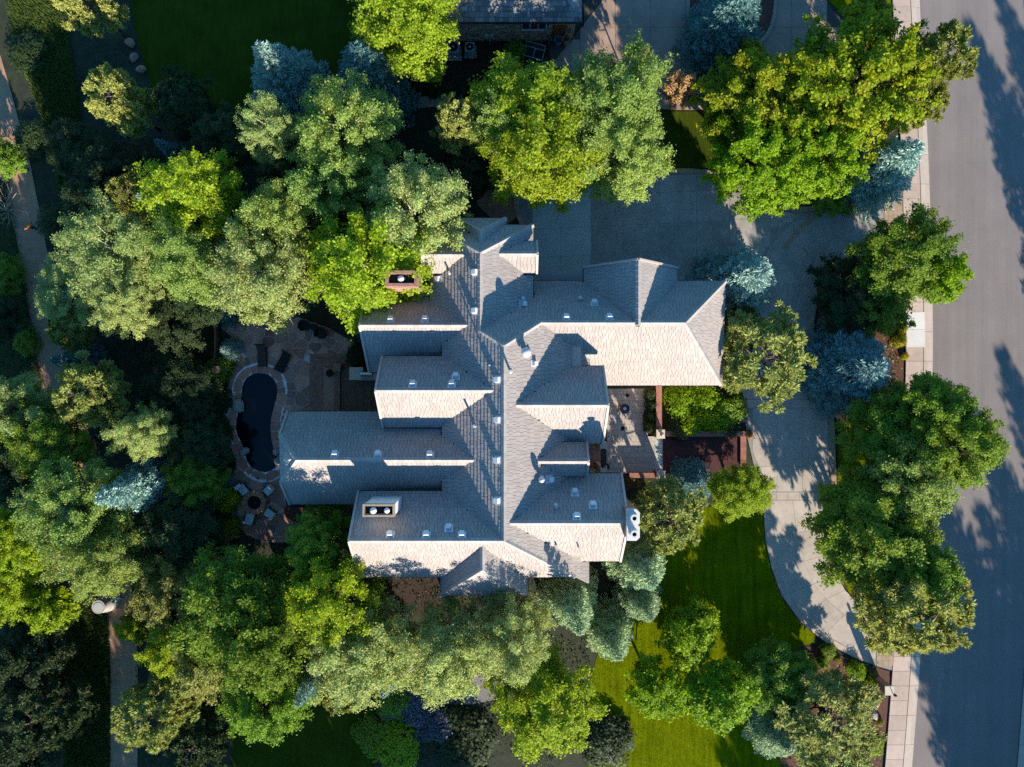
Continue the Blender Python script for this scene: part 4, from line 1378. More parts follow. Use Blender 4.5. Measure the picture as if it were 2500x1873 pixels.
# boulders on the pool edge
def boulder(px, py, dx, dy, dz, label, m='boulder', seed=0):
    c = W(px, py, dz*.3)
    mb = MB(); mb.rock((0, 0, 0), (dx, dy, dz), seed=seed)
    o = mb.build('boulder', M[m], smooth=True); o.location = (c.x, c.y, dz*.22+.05); o.rotation_euler = (0, 0, seed*1.3)
    return tag(o, label, 'boulder', 'boulders round the garden')
boulder(582, 990, 1.0, 1.15, .7, 'largest pale boulder on the left edge of the pool', seed=1)
boulder(597, 1102, .68, .8, .5, 'pale boulder at the lower left of the pool', seed=2)
boulder(674, 1103, .5, .6, .4, 'small boulder at the right pool edge, upper of two', seed=3)
boulder(677, 1127, .5, .6, .45, 'small boulder at the right pool edge, lower of two', seed=4)
boulder(632, 782, 1.1, .7, .6, 'reddish boulder at the top of the patio', 'boulder_red', 5)
boulder(587, 797, .9, .8, .5, 'reddish boulder beside the blue globe spruce', 'boulder_red', 6)
boulder(1812, 998, .7, .8, .5, 'red-brown boulder at the end of the entry bed, upper', 'boulder_red', 7)
boulder(1814, 1022, .6, .7, .45, 'red-brown boulder at the end of the entry bed, lower', 'boulder_red', 8)
boulder(2163, 800, .6, .9, .5, 'brown boulder beside the golden shrubs', 'boulder_red', 9)
boulder(345, 170, .8, .6, .4, 'greyer boulder at the left rim of the upper lawn', 'boulder_red', 10)
boulder(318, 105, .8, .7, .45, 'brown boulder near the top of the lawn rim', 'boulder_red', 12)
boulder(328, 140, .7, .7, .4, 'brown boulder between the other two on the lawn rim', 'boulder_red', 13)
boulder(2133, 1720, .6, .9, .5, 'pale grey boulder beside the mailbox pillar', 'boulder', 14)
boulder(2135, 1745, .5, .8, .4, 'grey boulder below the pale one near the mailbox', 'boulder', 15)
boulder(1485, 1840, 1.1, .6, .4, 'flat grey boulder at the bottom edge of the front lawn', 'boulder', 16)
boulder(500, 1340, .5, .5, .35, 'grey boulder beside the lower patio fence', 'boulder', 17)
# gravel strips along the patio and below the south row
sheet('gravel_strip', PX(smooth_poly([(536, 1000), (548, 1010), (555, 1070), (572, 1140), (580, 1210), (588, 1290), (560, 1250), (545, 1120)], 1)), .02, M['gravel'])
sheet('gravel_bed', PX(smooth_poly([(930, 1640), (1180, 1640), (1230, 1680), (1190, 1720), (1020, 1720), (940, 1800), (920, 1720)], 1)), .014, M['gravel'])
sheet('gravel_bed', PX(smooth_poly([(400, 1215), (450, 1225), (520, 1240), (510, 1270), (430, 1265)], 1)), .018, M['gravel'])

# fire pit
c = W(626, 1225)
fp = empty('fire_pit', (c.x, c.y, .08), 'round stone fire pit with dark cinders', 'fire pit')
nw = 13
for k in range(nw):
    a0 = 2*math.pi*k/nw+.02; a1 = 2*math.pi*(k+1)/nw-.02; am = (a0+a1)/2
    r0, r1 = .53, .90
    mb = MB(); mb.prism([(r0*math.cos(a0), r0*math.sin(a0)), (r1*math.cos(a0), r1*math.sin(a0)), (r1*1.01*math.cos(am), r1*1.01*math.sin(am)), (r1*math.cos(a1), r1*math.sin(a1)), (r0*math.cos(a1), r0*math.sin(a1)), (r0*math.cos(am), r0*math.sin(am))], 0, .42+U(-.01, .01))
    mb.build('rim_stone', M['flag_cope'], fp)
mb = MB(); mb.lathe((0, 0, 0), [(.55, 0), (.55, .2), (.3, .24), (.02, .26)], n=24); mb.build('cinders', M['ember'], fp)

def patio_chair(px, py, look, label, throw=False):
    c = W(px, py, .5); t = W(626, 1225) if look is None else W(*look)
    rz = math.atan2(t.y-c.y, t.x-c.x)-math.pi/2
    o = empty('patio_chair', (c.x, c.y, .09), label, 'chair', 'chairs round the fire pit', rz=rz)
    mb = MB(); mb.box((0, 0.02, .40), (.62, .62, .14)); mb.build('seat_cushion', M['cushion'], o)
    mb = MB(); mb.box((0, -.33, .62), (.62, .13, .42), tilt=Matrix.Rotation(-.2, 3, 'X')); mb.build('back_cushion', M['cushion'], o)
    mb = MB(); mb.box((0, 0, .30), (.70, .70, .06)); mb.build('frame', M['wicker'], o)
    for sx in (-1, 1):
        mb = MB(); mb.box((sx*.36, 0, .52), (.05, .68, .05)); mb.build('armrest', M['wicker'], o)
        for sy in (-1, 1):
            mb = MB(); mb.box((sx*.34, sy*.31, .25), (.05, .05, .5)); mb.build('leg', M['wicker'], o)
    if throw:
        mb = MB(); mb.box((0, -.40, .86), (.5, .22, .05)); mb.build('throw', M['white'], o)
    return o
patio_chair(656, 1197, None, 'grey cushioned chair at the upper right of the fire pit')
patio_chair(658, 1254, None, 'grey cushioned chair at the lower right of the fire pit')
patio_chair(610, 1266, None, 'grey cushioned chair at the lower left of the fire pit')
patio_chair(594, 1196, None, 'sun-flecked cushioned chair at the upper left of the fire pit', True)
mb = MB(); mb.lathe((0, 0, 0), [(.09, 0), (.09, .06), (.02, .06)], n=12)
o = mb.build('skimmer_lid', M['black']); c = W(631, 1167); o.location = (c.x, c.y, .07)
tag(o, 'small black skimmer lid in the paving below the pool', 'lid')

def lounger(px0, py0, px1, py1, label, m):
    a = W(px0, py0, .6); b = W(px1, py1, .3)
    d = b-a; rz = math.atan2(d.y, d.x)
    ln = math.hypot(d.x, d.y)+.25
    o = empty('sun_lounger', ((a.x+b.x)/2, (a.y+b.y)/2, .09), label, 'lounger', 'dark loungers by the pool', rz=rz)
    mb = MB(); mb.box((.22, 0, .32), (ln-.5, .62, .09)); mb.build('mattress', m, o)
    mb = MB(); mb.box((-ln/2+.26, 0, .55), (.62, .62, .09), tilt=Matrix.Rotation(.75, 3, 'Y')); mb.build('backrest', m, o)
    mb = MB(); mb.box((-ln/2+.02, 0, .80), (.10, .86, .06)); mb.build('head_rail', M['black'], o)
    for sy in (-1, 1):
        mb = MB(); mb.box((.1, sy*.33, .25), (ln-.15, .05, .05)); mb.build('side_rail', M['black'], o)
        for sx in (-.38, .42):
            mb = MB(); mb.box((sx*ln, sy*.31, .12), (.05, .05, .25)); mb.build('leg', M['black'], o)
M['sling'] = mat('sling', (.07, .05, .04), (.05, .036, .03), scale=12)
lounger(637, 845, 642, 892, 'dark brown lounger above the pool, left one', M['sling'])
lounger(700, 864, 680, 903, 'black lounger above the pool, right one', M['wicker'])

def tub_chair(px, py, rz, label, s=1.0):
    c = W(px, py, .4)
    o = empty('tub_chair', (c.x, c.y, .09), label, 'chair', 'black wicker chairs on the patio', rz=rz)
    mb = MB(); mb.lathe((0, 0, 0), [(.30*s, 0), (.36*s, .25), (.36*s, .42), (.30*s, .45), (.05, .46)], n=18); mb.build('seat', M['wicker'], o, smooth=False)
    mb = MB()
    m = 14; vs = []; fs = []
    for k in range(m+1):
        a = math.pi*(-.12+1.24*k/m)
        for r, z in ((.36*s, .3), (.44*s, .80), (.38*s, .80), (.31*s, .4)):
            vs.append((r*math.cos(a), r*math.sin(a), z))
    for k in range(m):
        for q in range(4): fs.append((k*4+q, (k+1)*4+q, (k+1)*4+(q+1) % 4, k*4+(q+1) % 4))
    mb.add(vs, fs); mb.build('back_shell', M['wicker'], o)
tub_chair(745, 796, .9, 'black wicker tub chair, left one under the trees')
tub_chair(785, 815, .2, 'black wicker tub chair nearest the house', 1.12)
c = W(767, 799, .4)
st = empty('side_table', (c.x, c.y, .09), 'small black round table between the wicker chairs', 'table')
mb = MB(); mb.lathe((0, 0, 0), [(.28, .42), (.28, .46), (.02, .465)], n=18); mb.build('table_top', M['wicker'], st)
mb = MB(); mb.lathe((0, 0, 0), [(.2, 0), (.05, .05), (.05, .42)], n=12); mb.build('pedestal', M['wicker'], st)

# brick terrace steps, deck, grill
tp = sheet('brick_terrace', PX([(757, 864), (862, 864), (862, 900), (834, 900), (834, 1012), (757, 1012)]), .10, M['brick_tan'], thick=.1)
def step(poly, z, m, name='step'):
    mb = MB(); mb.prism(PX(poly), .1, z); mb.build(name, m, tp)
step([(770, 876), (862, 876), (862, 898), (770, 898)], .22, M['brick_tan2'])
step([(776, 898), (793, 898), (793, 1012), (776, 1012)], .22, M['brick_tan'])
step([(793, 898), (820, 898), (820, 1012), (793, 1012)], .34, M['flag'])
step([(820, 898), (834, 898), (834, 1012), (820, 1012)], .46, M['brick_tan'])
dk = sheet('deck', PX([(834, 899), (940, 899), (940, 1015), (834, 1015)], .45), .45, M['black'])
bw = 3.35
k = 0; x = 834.0
while x < 938:
    a = W(x, 899, .5); b = W(x+bw-.35, 1015, .5)
    mb = MB(); mb.box((0, 0, 0), (b.x-a.x, a.y-b.y, .045)); o = mb.build('board', M['deck_board'], dk); o.location = ((a.x+b.x)/2, (a.y+b.y)/2, .49)
    x += bw
c = W(822, 897, 1.2)
bp = empty('brick_pillar', (c.x, c.y, .1), 'square brick pillar at the deck steps', 'pillar')
mb = MB(); mb.box((0, 0, .55), (.55, .55, 1.1)); mb.build('shaft', M['brick'], bp)
mb = MB(); mb.box((0, 0, 1.13), (.6, .6, .06)); mb.build('cap', M['brick_tan2'], bp)
c = W(807, 911, .5)
pp = empty('potted_plant', (c.x, c.y, .34), 'blue pot with dark plant beside the brick pillar', 'pot')
mb = MB(); mb.lathe((0, 0, 0), [(.16, 0), (.24, .3), (.26, .36), (.22, .36), (.2, .3)], n=16); mb.build('pot', M['pot'], pp)
a = bpy.data.objects.new('foliage', FORM['shrub'][0][0]); link(a, pp); a.scale = (.3, .3, .35); a.location = (0, 0, .3)
a.material_slots[0].link = 'OBJECT'; a.material_slots[0].material = L['dark']
c = W(890, 913, 1.35)
gc = empty('grill_counter', (c.x, c.y, .51), 'pale stone counter holding the grill', 'counter')
mb = MB(); mb.box((-.55, .02, .42), (.8, .9, .84)); mb.box((.95, -.12, .42), (.75, .7, .84)); mb.build('base', M['stucco'], gc)
mb = MB(); mb.box((-.62, .02, .87), (1.0, .95, .06)); mb.build('counter_top', M['cap'], gc)
mb = MB(); mb.box((.95, -.1, .87), (.85, .72, .06)); mb.build('side_top', M['cap'], gc)
gr = empty('gas_grill', (c.x+.18, c.y-.16, .51), 'stainless steel gas grill on the deck', 'grill')
mb = MB(); mb.box((0, 0, .45), (.86, .55, .9)); mb.build('cabinet', M['steel'], gr)
mb = MB(); mb.box((0, -.10, .93), (.86, .34, .04)); mb.build('warming_shelf', M['wood_frame'], gr)
mb = MB(); mb.tube([(-.42, .16, 1.0), (.42, .16, 1.0)], [.17, .17], n=16); mb.build('hood', M['steel'], gr, smooth=False)
mb = MB(); mb.tube([(-.45, -.32, .9), (.45, -.32, .9)], [.025, .025], n=8); mb.build('handle', M['steel'], gr)

# curved planter below the long west wing
c = W(733, 1238)
pl = empty('curved_planter', (c.x, c.y, 0), 'half-round stone planter below the long west wing', 'planter')
for k in range(12):
    a0 = math.pi*(1.02+.96*k/12); a1 = math.pi*(1.02+.96*(k+1)/12)-.02
    r0, r1 = 1.12, 1.42
    mb = MB(); mb.prism([(r*math.cos(a), r*math.sin(a)) for r, a in ((r0, a0), (r1, a0), (r1, a1), (r0, a1))], 0, .4+U(-.01, .01)); mb.build('rim_stone', M['flag'], pl)
mb = MB(); mb.prism([(1.13*math.cos(math.pi*(1+k/16)), 1.13*math.sin(math.pi*(1+k/16))) for k in range(17)], 0, .25); mb.build('soil', M['mulch'], pl)

# iron fences on the west side
def iron_fence(p0, p1, label, h=1.3):
    a = W(*p0); b = W(*p1); d = b-a; ln = d.length; d.normalize()
    o = empty('iron_fence', (a.x, a.y, 0), label, 'fence', 'black iron fences left of the patio', rz=math.atan2(d.y, d.x))
    for z in (.15, h-.12):
        mb = MB(); mb.box((ln/2, 0, z), (ln, .03, .04)); mb.build('rail', M['darkmetal'], o)
    me = None
    k = 0; x = .07
    while x < ln:
        if me is None:
            mb = MB(); mb.box((0, 0, h/2), (.018, .018, h)); ob = mb.build('picket', M['darkmetal'], o); me = ob.data
        else:
            ob = link(bpy.data.objects.new('picket', me), o)
        ob.location = (x, 0, 0); x += .13
    for x in (0, ln):
        mb = MB(); mb.box((x, 0, h/2+.04), (.07, .07, h+.08)); mb.build('post', M['darkmetal'], o)
iron_fence((541, 768), (541, 892), 'black iron picket fence beside the upper patio')
iron_fence((530, 1222), (528, 1330), 'black iron picket fence left of the fire pit')
c = W(529, 902, 1.2)
fp2 = empty('fence_pillar', (c.x, c.y, 0), 'red stone pillar at the end of the upper fence', 'pillar')
mb = MB(); mb.box((0, 0, .6), (.4, .4, 1.2)); mb.build('shaft', M['brick'], fp2)
mb = MB(); mb.box((0, 0, 1.24), (.5, .5, .08)); mb.build('cap', M['boulder_red'], fp2)

# ------------------------------------------------------------------ entry court
ec = sheet('entry_court', PX([(1478, 946), (1582, 946), (1582, 1066), (1620, 1066), (1620, 1156), (1436, 1156), (1436, 1084), (1478, 1084)]), .07, M['joint'])
grid_tiles(ec, 1480, 1580, 949, 1065, 17, 14.5, .115, M['tile'], 'tile', .006, .2)
grid_tiles(ec, 1480, 1598, 1065, 1154, 17, 13, .115, M['tile'], 'tile', .006, .35)
pieces(ec, 'slab', [PX([(1598, 1066), (1617, 1066), (1617, 1106), (1598, 1106)]), PX([(1598, 1106), (1617, 1106), (1617, 1154), (1598, 1154)])], 0, .118, M['concrete_new'], .008)
for (x, y, r, rot, lb) in ((1531, 965, .17, math.pi/4, 'black diamond inset in the court paving'), (1520, 1046, .19, .05, 'black square drain in the court paving')):
    c = W(x, y); mb = MB(); mb.box((0, 0, 0), (r*1.5, r*1.5, .03), rz=rot); o = mb.build('paving_inset', M['black']); o.location = (c.x, c.y, .118); tag(o, lb, 'inset')
bw_ = sheet('brick_walk', PX([(1620, 1066), (1806, 1064), (1808, 1152), (1620, 1152)]), .10, M['brick_pave'], thick=.1)
def low_wall(x0, y0, x1, y1, z, label):
    a = W(x0, y1, z); b = W(x1, y0, z)
    o = empty('brick_wall', ((a.x+b.x)/2, (a.y+b.y)/2, 0), label, 'wall', 'low brick walls of the entry')
    mb = MB(); mb.box((0, 0, z/2), (b.x-a.x-.06, b.y-a.y-.06, z-.08)); mb.build('brickwork', M['brick'], o)
    mb = MB(); mb.box((0, 0, z-.04), (b.x-a.x, b.y-a.y, .08)); mb.build('coping', M['brick_wall'], o)
low_wall(1602, 941, 1616, 1049, .9, 'low brick wall between the hedge and the entry bed')
low_wall(1626, 1053, 1826, 1066, .55, 'low brick wall along the top of the brick walk')
low_wall(1808, 1066, 1822, 1140, .3, 'brick edging wall at the driveway end of the walk')
low_wall(1537, 1155, 1602, 1167, .9, 'low brick wall below the entry court')
def stone_pillar(px, py, z, label):
    c = W(px, py, z)
    o = empty('gate_pillar', (c.x, c.y, 0), label, 'pillar', 'brick pillars with stone caps at the entry')
    mb = MB(); mb.box((0, 0, z/2-.06), (.56, .56, z-.12)); mb.build('shaft', M['brick'], o)
    mb = MB(); mb.box((0, 0, z-.06), (.68, .68, .12), top=.94); mb.build('cap', M['cap'], o)
    mb = MB(); mb.lathe((.06, 0, z), [(.06, 0), (.06, .05), (.14, .1), (.16, .2), (.1, .32), (.02, .35)], n=14); mb.build('finial', M['boulder'], o, smooth=True)
stone_pillar(1613, 1060, 1.5, 'stone-capped brick pillar at the upper side of the brick walk')
stone_pillar(1614, 1161, 1.5, 'stone-capped brick pillar at the lower side of the brick walk')
c = W(1524, 998, .5)
ft = empty('courtyard_fountain', (c.x, c.y, .115), 'round blue-grey urn planter standing in the entry court', 'fountain')
mb = MB(); mb.box((0, 0, .05), (.62, .62, .1)); mb.build('plinth', M['flag'], ft)
mb = MB(); mb.lathe((0, 0, .1), [(.16, 0), (.12, .1), (.2, .2), (.36, .42), (.38, .5), (.33, .5), (.28, .4), (.05, .36)], n=24); mb.build('bowl', M['pot'], ft, smooth=False)
mb = MB(); mb.lathe((0, 0, .4), [(.08, 0), (.06, .12), (.13, .2), (.1, .24), (.02, .25)], n=16); mb.build('finial', M['galv'], ft)
# porch floor, steps and columns belong to the house
pf = W(1437, 1085); pg = W(1470, 1153)
mb = MB(); mb.box(((pf.x+pg.x)/2, (pf.y+pg.y)/2, .15), (pg.x-pf.x, pf.y-pg.y, .3)); mb.build('porch_floor', M['flag'], house)
for py in (1089, 1148):
    c = W(1474, py, 3.2)
    mb = MB(); mb.box((c.x, c.y, 1.6), (.5, .5, 3.2)); mb.build('porch_column', M['stucco'], house)
c0 = W(1468, 1096, 3.2); c1 = W(1478, 1142, 3.2)
mb = MB(); mb.box(((c0.x+c1.x)/2, (c0.y+c1.y)/2, 3.05), (.3, c0.y-c1.y, .3)); mb.build('porch_beam', M['gutter'], house)
c = W(1481, 1140, .5)
pp = empty('potted_plant', (c.x, c.y, .115), 'dark pot with dark plant beside the porch column', 'pot')
mb = MB(); mb.lathe((0, 0, 0), [(.14, 0), (.2, .3), (.22, .36), (.17, .36), (.15, .3)], n=14); mb.build('pot', M['pot'], pp)
a = bpy.data.objects.new('foliage', FORM['shrub'][1][0]); link(a, pp); a.scale = (.25, .25, .35); a.location = (0, 0, .3)
a.material_slots[0].link = 'OBJECT'; a.material_slots[0].material = L['dark']

# ------------------------------------------------------------------ mailbox pillar
z = 2.0
c = W(2172, 1687, z)
mp = empty('mailbox_pillar', (c.x, c.y, 0), 'mailbox pillar with pale square stone cap beside the sidewalk', 'mailbox', rz=.02)
mb = MB(); mb.box((0, 0, z/2-.05), (.56, .56, z-.1)); mb.build('shaft', M['brick_m'] if 'brick_m' in M else M['brick'], mp)
mb = MB(); mb.box((0, 0, z-.05), (.70, .70, .10), top=.95); mb.build('cap', M['cap'], mp)
mb = MB(); mb.box((.0, -.33, z-.5), (.3, .12, .3)); mb.build('mailbox_door', M['darkmetal'], mp)
mb = MB(); mb.tube([(.22, -.18, z), (.22, -.18, z+.22)], [.03, .03], n=8); mb.lathe((.22, -.18, z+.2), [(.02, 0), (.1, .04), (.1, .22), (.02, .28)], n=10); mb.build('lantern', M['darkmetal'], mp)

# ------------------------------------------------------------------ neighbouring house at the top
nh = empty('neighbour_house', (0, 0, 0), 'neighbouring house with slate-grey roof and stone wall at the top edge', 'house')
ze = 4.3
e0 = W(1090, 53, ze); e1 = W(1419, 53, ze)
sl = .75
rz_ = ze+4.2*sl
RA = Vector((e0.x-2, e0.y+4.2, rz_)); RB = Vector((e1.x-4.2, e0.y+4.2, rz_))
NF = [(0, [Vector((e0.x-6, e0.y, ze)), Vector((e1.x, e0.y, ze)), RB, Vector((e0.x-6, e0.y+4.2, rz_))]),
      (0, [Vector((e1.x, e0.y, ze)), Vector((e1.x, e0.y+8.4, ze)), RB]),
      (0, [Vector((e1.x, e0.y+8.4, ze)), Vector((e0.x-6, e0.y+8.4, ze)), Vector((e0.x-6, e0.y+4.2, rz_)), RB])]
mb = MB()
for _, f in NF: slab_face(mb, f)
nroof = mb.build('roof', M['deck_under'], nh)
M['slate'] = mat('slate', (.21, .20, .195), (.15, .145, .14), scale=.7, bump=.3, bscale=60, rnd=.35, dist=.01)
NS = shingle_layout(NF[:2], ex=.34, wd=.33, seed=9)
NS.sort(key=lambda s: s[5])
mbs = MB(); cnt = 0
for s in NS:
    c = sum(s[1], Vector((0, 0, 0)))/len(s[1])
    py = CY-c.y*S*H/(H-c.z); px = CX+c.x*S*H/(H-c.z)
    if s[4] and cnt < 300 and py > -5 and px > 1120:
        mb = MB(); add_shingle(mb, s, c); o = mb.build('shingle', M['slate'], nroof); o.location = c; cnt += 1
    else: add_shingle(mbs, s)
tag(mbs.build('shingle_field', M['slate'], nroof), kind='stuff')
bar('gutter', NF[0][1][0], NF[0][1][1], .16, .14, M['gutter'], nh, drop=.08)
bar('gutter', NF[1][1][0], NF[1][1][1], .16, .14, M['gutter'], nh, drop=.08)
wy = W(1200, 98).y
wx0 = e0.x-5.5; wx1 = W(1398, 98).x
mb = MB(); mb.box(((wx0+wx1)/2, wy+3.8, ze/2-.05), (wx1-wx0, 7.6, ze-.1)); nwall = mb.build('wall', M['joint'], nh)
mbs = MB(); rg = random.Random(4)
zz = .0
wins = [(W(1272, 70).x, W(1332, 70).x, 1.6, 3.6), (W(1348, 90).x, W(1378, 90).x, 0, 2.3)]
while zz < ze-.25:
    hh = rg.uniform(.12, .24)
    x = wx0
    while x < wx1:
        w = rg.uniform(.2, .6); x2 = min(x+w, wx1)
        if not any(a-.05 < (x+x2)/2 < b+.05 and lo < zz+hh/2 < hi for a, b, lo, hi in wins):
            d = rg.uniform(.04, .12)
            mbs.box(((x+x2)/2, wy-d/2+.01, zz+hh/2), (x2-x-.02, d, hh-.018))
        x = x2
    zz += hh
tag(mbs.build('stonework', M['stone'], nh), kind='stuff')
a, b, lo, hi = wins[0]
wd = empty('window'); wd.parent = nh
mb = MB(); mb.box(((a+b)/2, wy-.01, (lo+hi)/2), (b-a-.1, .02, hi-lo-.1)); mb.build('pane', M['glass'], wd)
for k in range(4):
    mb = MB(); mb.box((a+.05+(b-a-.1)*k/3, wy-.045, (lo+hi)/2), (.06, .05, hi-lo)); mb.build('mullion', M['white'], wd)
for z in (lo, (lo+hi)/2, hi):
    mb = MB(); mb.box(((a+b)/2, wy-.05, z), (b-a, .06, .07)); mb.build('bar', M['white'], wd)
a, b, lo, hi = wins[1]
mb = MB(); mb.box(((a+b)/2, wy-.03, 1.12), (b-a-.06, .06, 2.2)); mb.build('door', M['door_wood'], nh)
M['gravel2'] = M['gravel']
# air conditioners
def ac_unit(px, py, s, h, label):
    c = W(px, py, h)
    o = empty('air_conditioner', (c.x, c.y, 0), label, 'air conditioner', 'air conditioners by the stone wall')
    mb = MB(); mb.box((0, 0, .05), (s+.25, s+.25, .1)); mb.build('pad', M['concrete_gray'], o)
    mb = MB(); mb.box((0, 0, .1+h/2), (s, s, h)); mb.build('cabinet', M['acgrey'], o)
    mb = MB(); mb.lathe((0, 0, h+.1), [(s*.42, 0), (s*.42, .015), (s*.40, .015), (s*.38, .004), (.02, .003)], n=24); mb.build('fan_well', M['black'], o)
    for k in range(4):
        mb = MB(); mb.box((0, 0, h+.125), (s*.8, .02, .012), rz=k*math.pi/4); mb.build('grille_bar', M['darkmetal'], o)
    mb = MB(); mb.lathe((0, 0, h+.12), [(.09, 0), (.09, .03), (.02, .04)], n=12); mb.build('fan_hub', M['galv'], o)
M['acgrey'] = mat('acgrey', (.36, .40, .40), (.3, .33, .33), scale=8, rough=.5)
ac_unit(1107, 116, .85, 1.0, 'larger grey air conditioner by the stone wall, left')
ac_unit(1147, 116, .68, .8, 'smaller grey air conditioner by the stone wall, right')
def bin_(px, py, m, inner, label, s=1.0):
    c = W(px, py, .8)
    o = empty('bin', (c.x, c.y, .1), label, 'bin', 'open bins beside the wooden door')
    mb = MB(); mb.lathe((0, 0, 0), [(.19*s, 0), (.26*s, .78), (.29*s, .80), (.29*s, .84), (.25*s, .84), (.24*s, .7), (.18*s, .15), (.02, .14)], n=20); mb.build('tub', m, o)
    mb = MB(); mb.tube([(-.12*s, -.3*s, .70), (.12*s, -.3*s, .70)], [.025, .025], n=6); mb.build('handle', m, o)
bin_(1363, 98, M['binblue'], None, 'open blue bin beside the wooden door', 1.1)
bin_(1382, 96, M['terracotta'], None, 'open brown barrel beside the blue bin')
c = W(1305, 124, .5)
wc = empty('window_well_cover', (c.x, c.y, .1), 'tilted clear cover with pale frame over a window well', 'cover', rz=-.27)
mb = MB(); mb.box((0, 0, .38), (1.45, 1.1, .03)); mb.build('pane', M['glass'], wc)
for sy in (-1, .35, 1):
    mb = MB(); mb.box((0, sy*.55, .41), (1.5, .045, .05)); mb.build('frame_bar', M['galv'], wc)
for sx in (-1, .0, 1):
    mb = MB(); mb.box((sx*.74, -.18 if sx == 0 else 0, .415), (.045, .75 if sx == 0 else 1.12, .05)); mb.build('frame_post', M['galv'], wc)
mb = MB(); mb.box((0, 0, .17), (1.35, 1.0, .36)); mb.build('well', M['darkmetal'], wc)
c = W(1195, 95, .9)
um = empty('utility_meter', (c.x, c.y, 0), 'pale utility meters with pipe on the stone wall', 'meter')
mb = MB(); mb.box((-.18, .0, 1.3), (.25, .2, .35)); mb.build('meter_box', M['galv'], um)
mb = MB(); mb.box((.2, .0, 1.3), (.22, .2, .3)); mb.build('meter_box', M['galv'], um)
mb = MB(); mb.tube([(0, -.02, 0), (0, -.02, 1.6)], [.03, .03], n=8); mb.build('pipe', M['galv'], um)
# stepping path and gravel by the neighbour
pth = smooth_poly([(960, 258), (1010, 252), (1080, 247), (1140, 238), (1195, 222), (1250, 205), (1310, 180), (1345, 150)], 1, False)
pp_ = sheet('garden_path', PX(offset_line(pth, 15))+PX(offset_line(pth, -15))[::-1], .04, M['joint'])
r1 = resample(pth, 30); oa = offset_line(r1, 14); ob_ = offset_line(r1, -14)
pieces(pp_, 'path_slab', [PX([oa[i], oa[i+1], ob_[i+1], ob_[i]]) for i in range(len(r1)-1)], 0, .09, M['concrete_tan'], .015)
sheet('neighbour_bed', PX([(1000, 100), (1336, 100), (1340, 150), (1250, 195), (1140, 225), (1010, 235), (960, 180)]), .02, M['mulch_dark'] if 'mulch_dark' in M else M['soil'])
sheet('stone_landing', PX([(1165, 465), (1262, 465), (1262, 530), (1225, 560), (1165, 500)]), .05, M['flag'], thick=.05)

# ------------------------------------------------------------------ trail things
c = W(239, 1483, 1.5)
cr = empty('concrete_riser', (c.x, c.y, 0), 'round concrete manhole riser beside the lower trail', 'manhole')
mb = MB(); mb.lathe((0, 0, 0), [(.72, 0), (.70, .6), (.52, 1.15), (.50, 1.45), (.36, 1.45)], n=28); mb.build('cone', M['concrete_gray'], cr, smooth=False)
mb = MB(); mb.lathe((0, 0, 1.43), [(.35, 0), (.35, .04), (.02, .045)], n=24); mb.build('lid', M['galv'], cr)

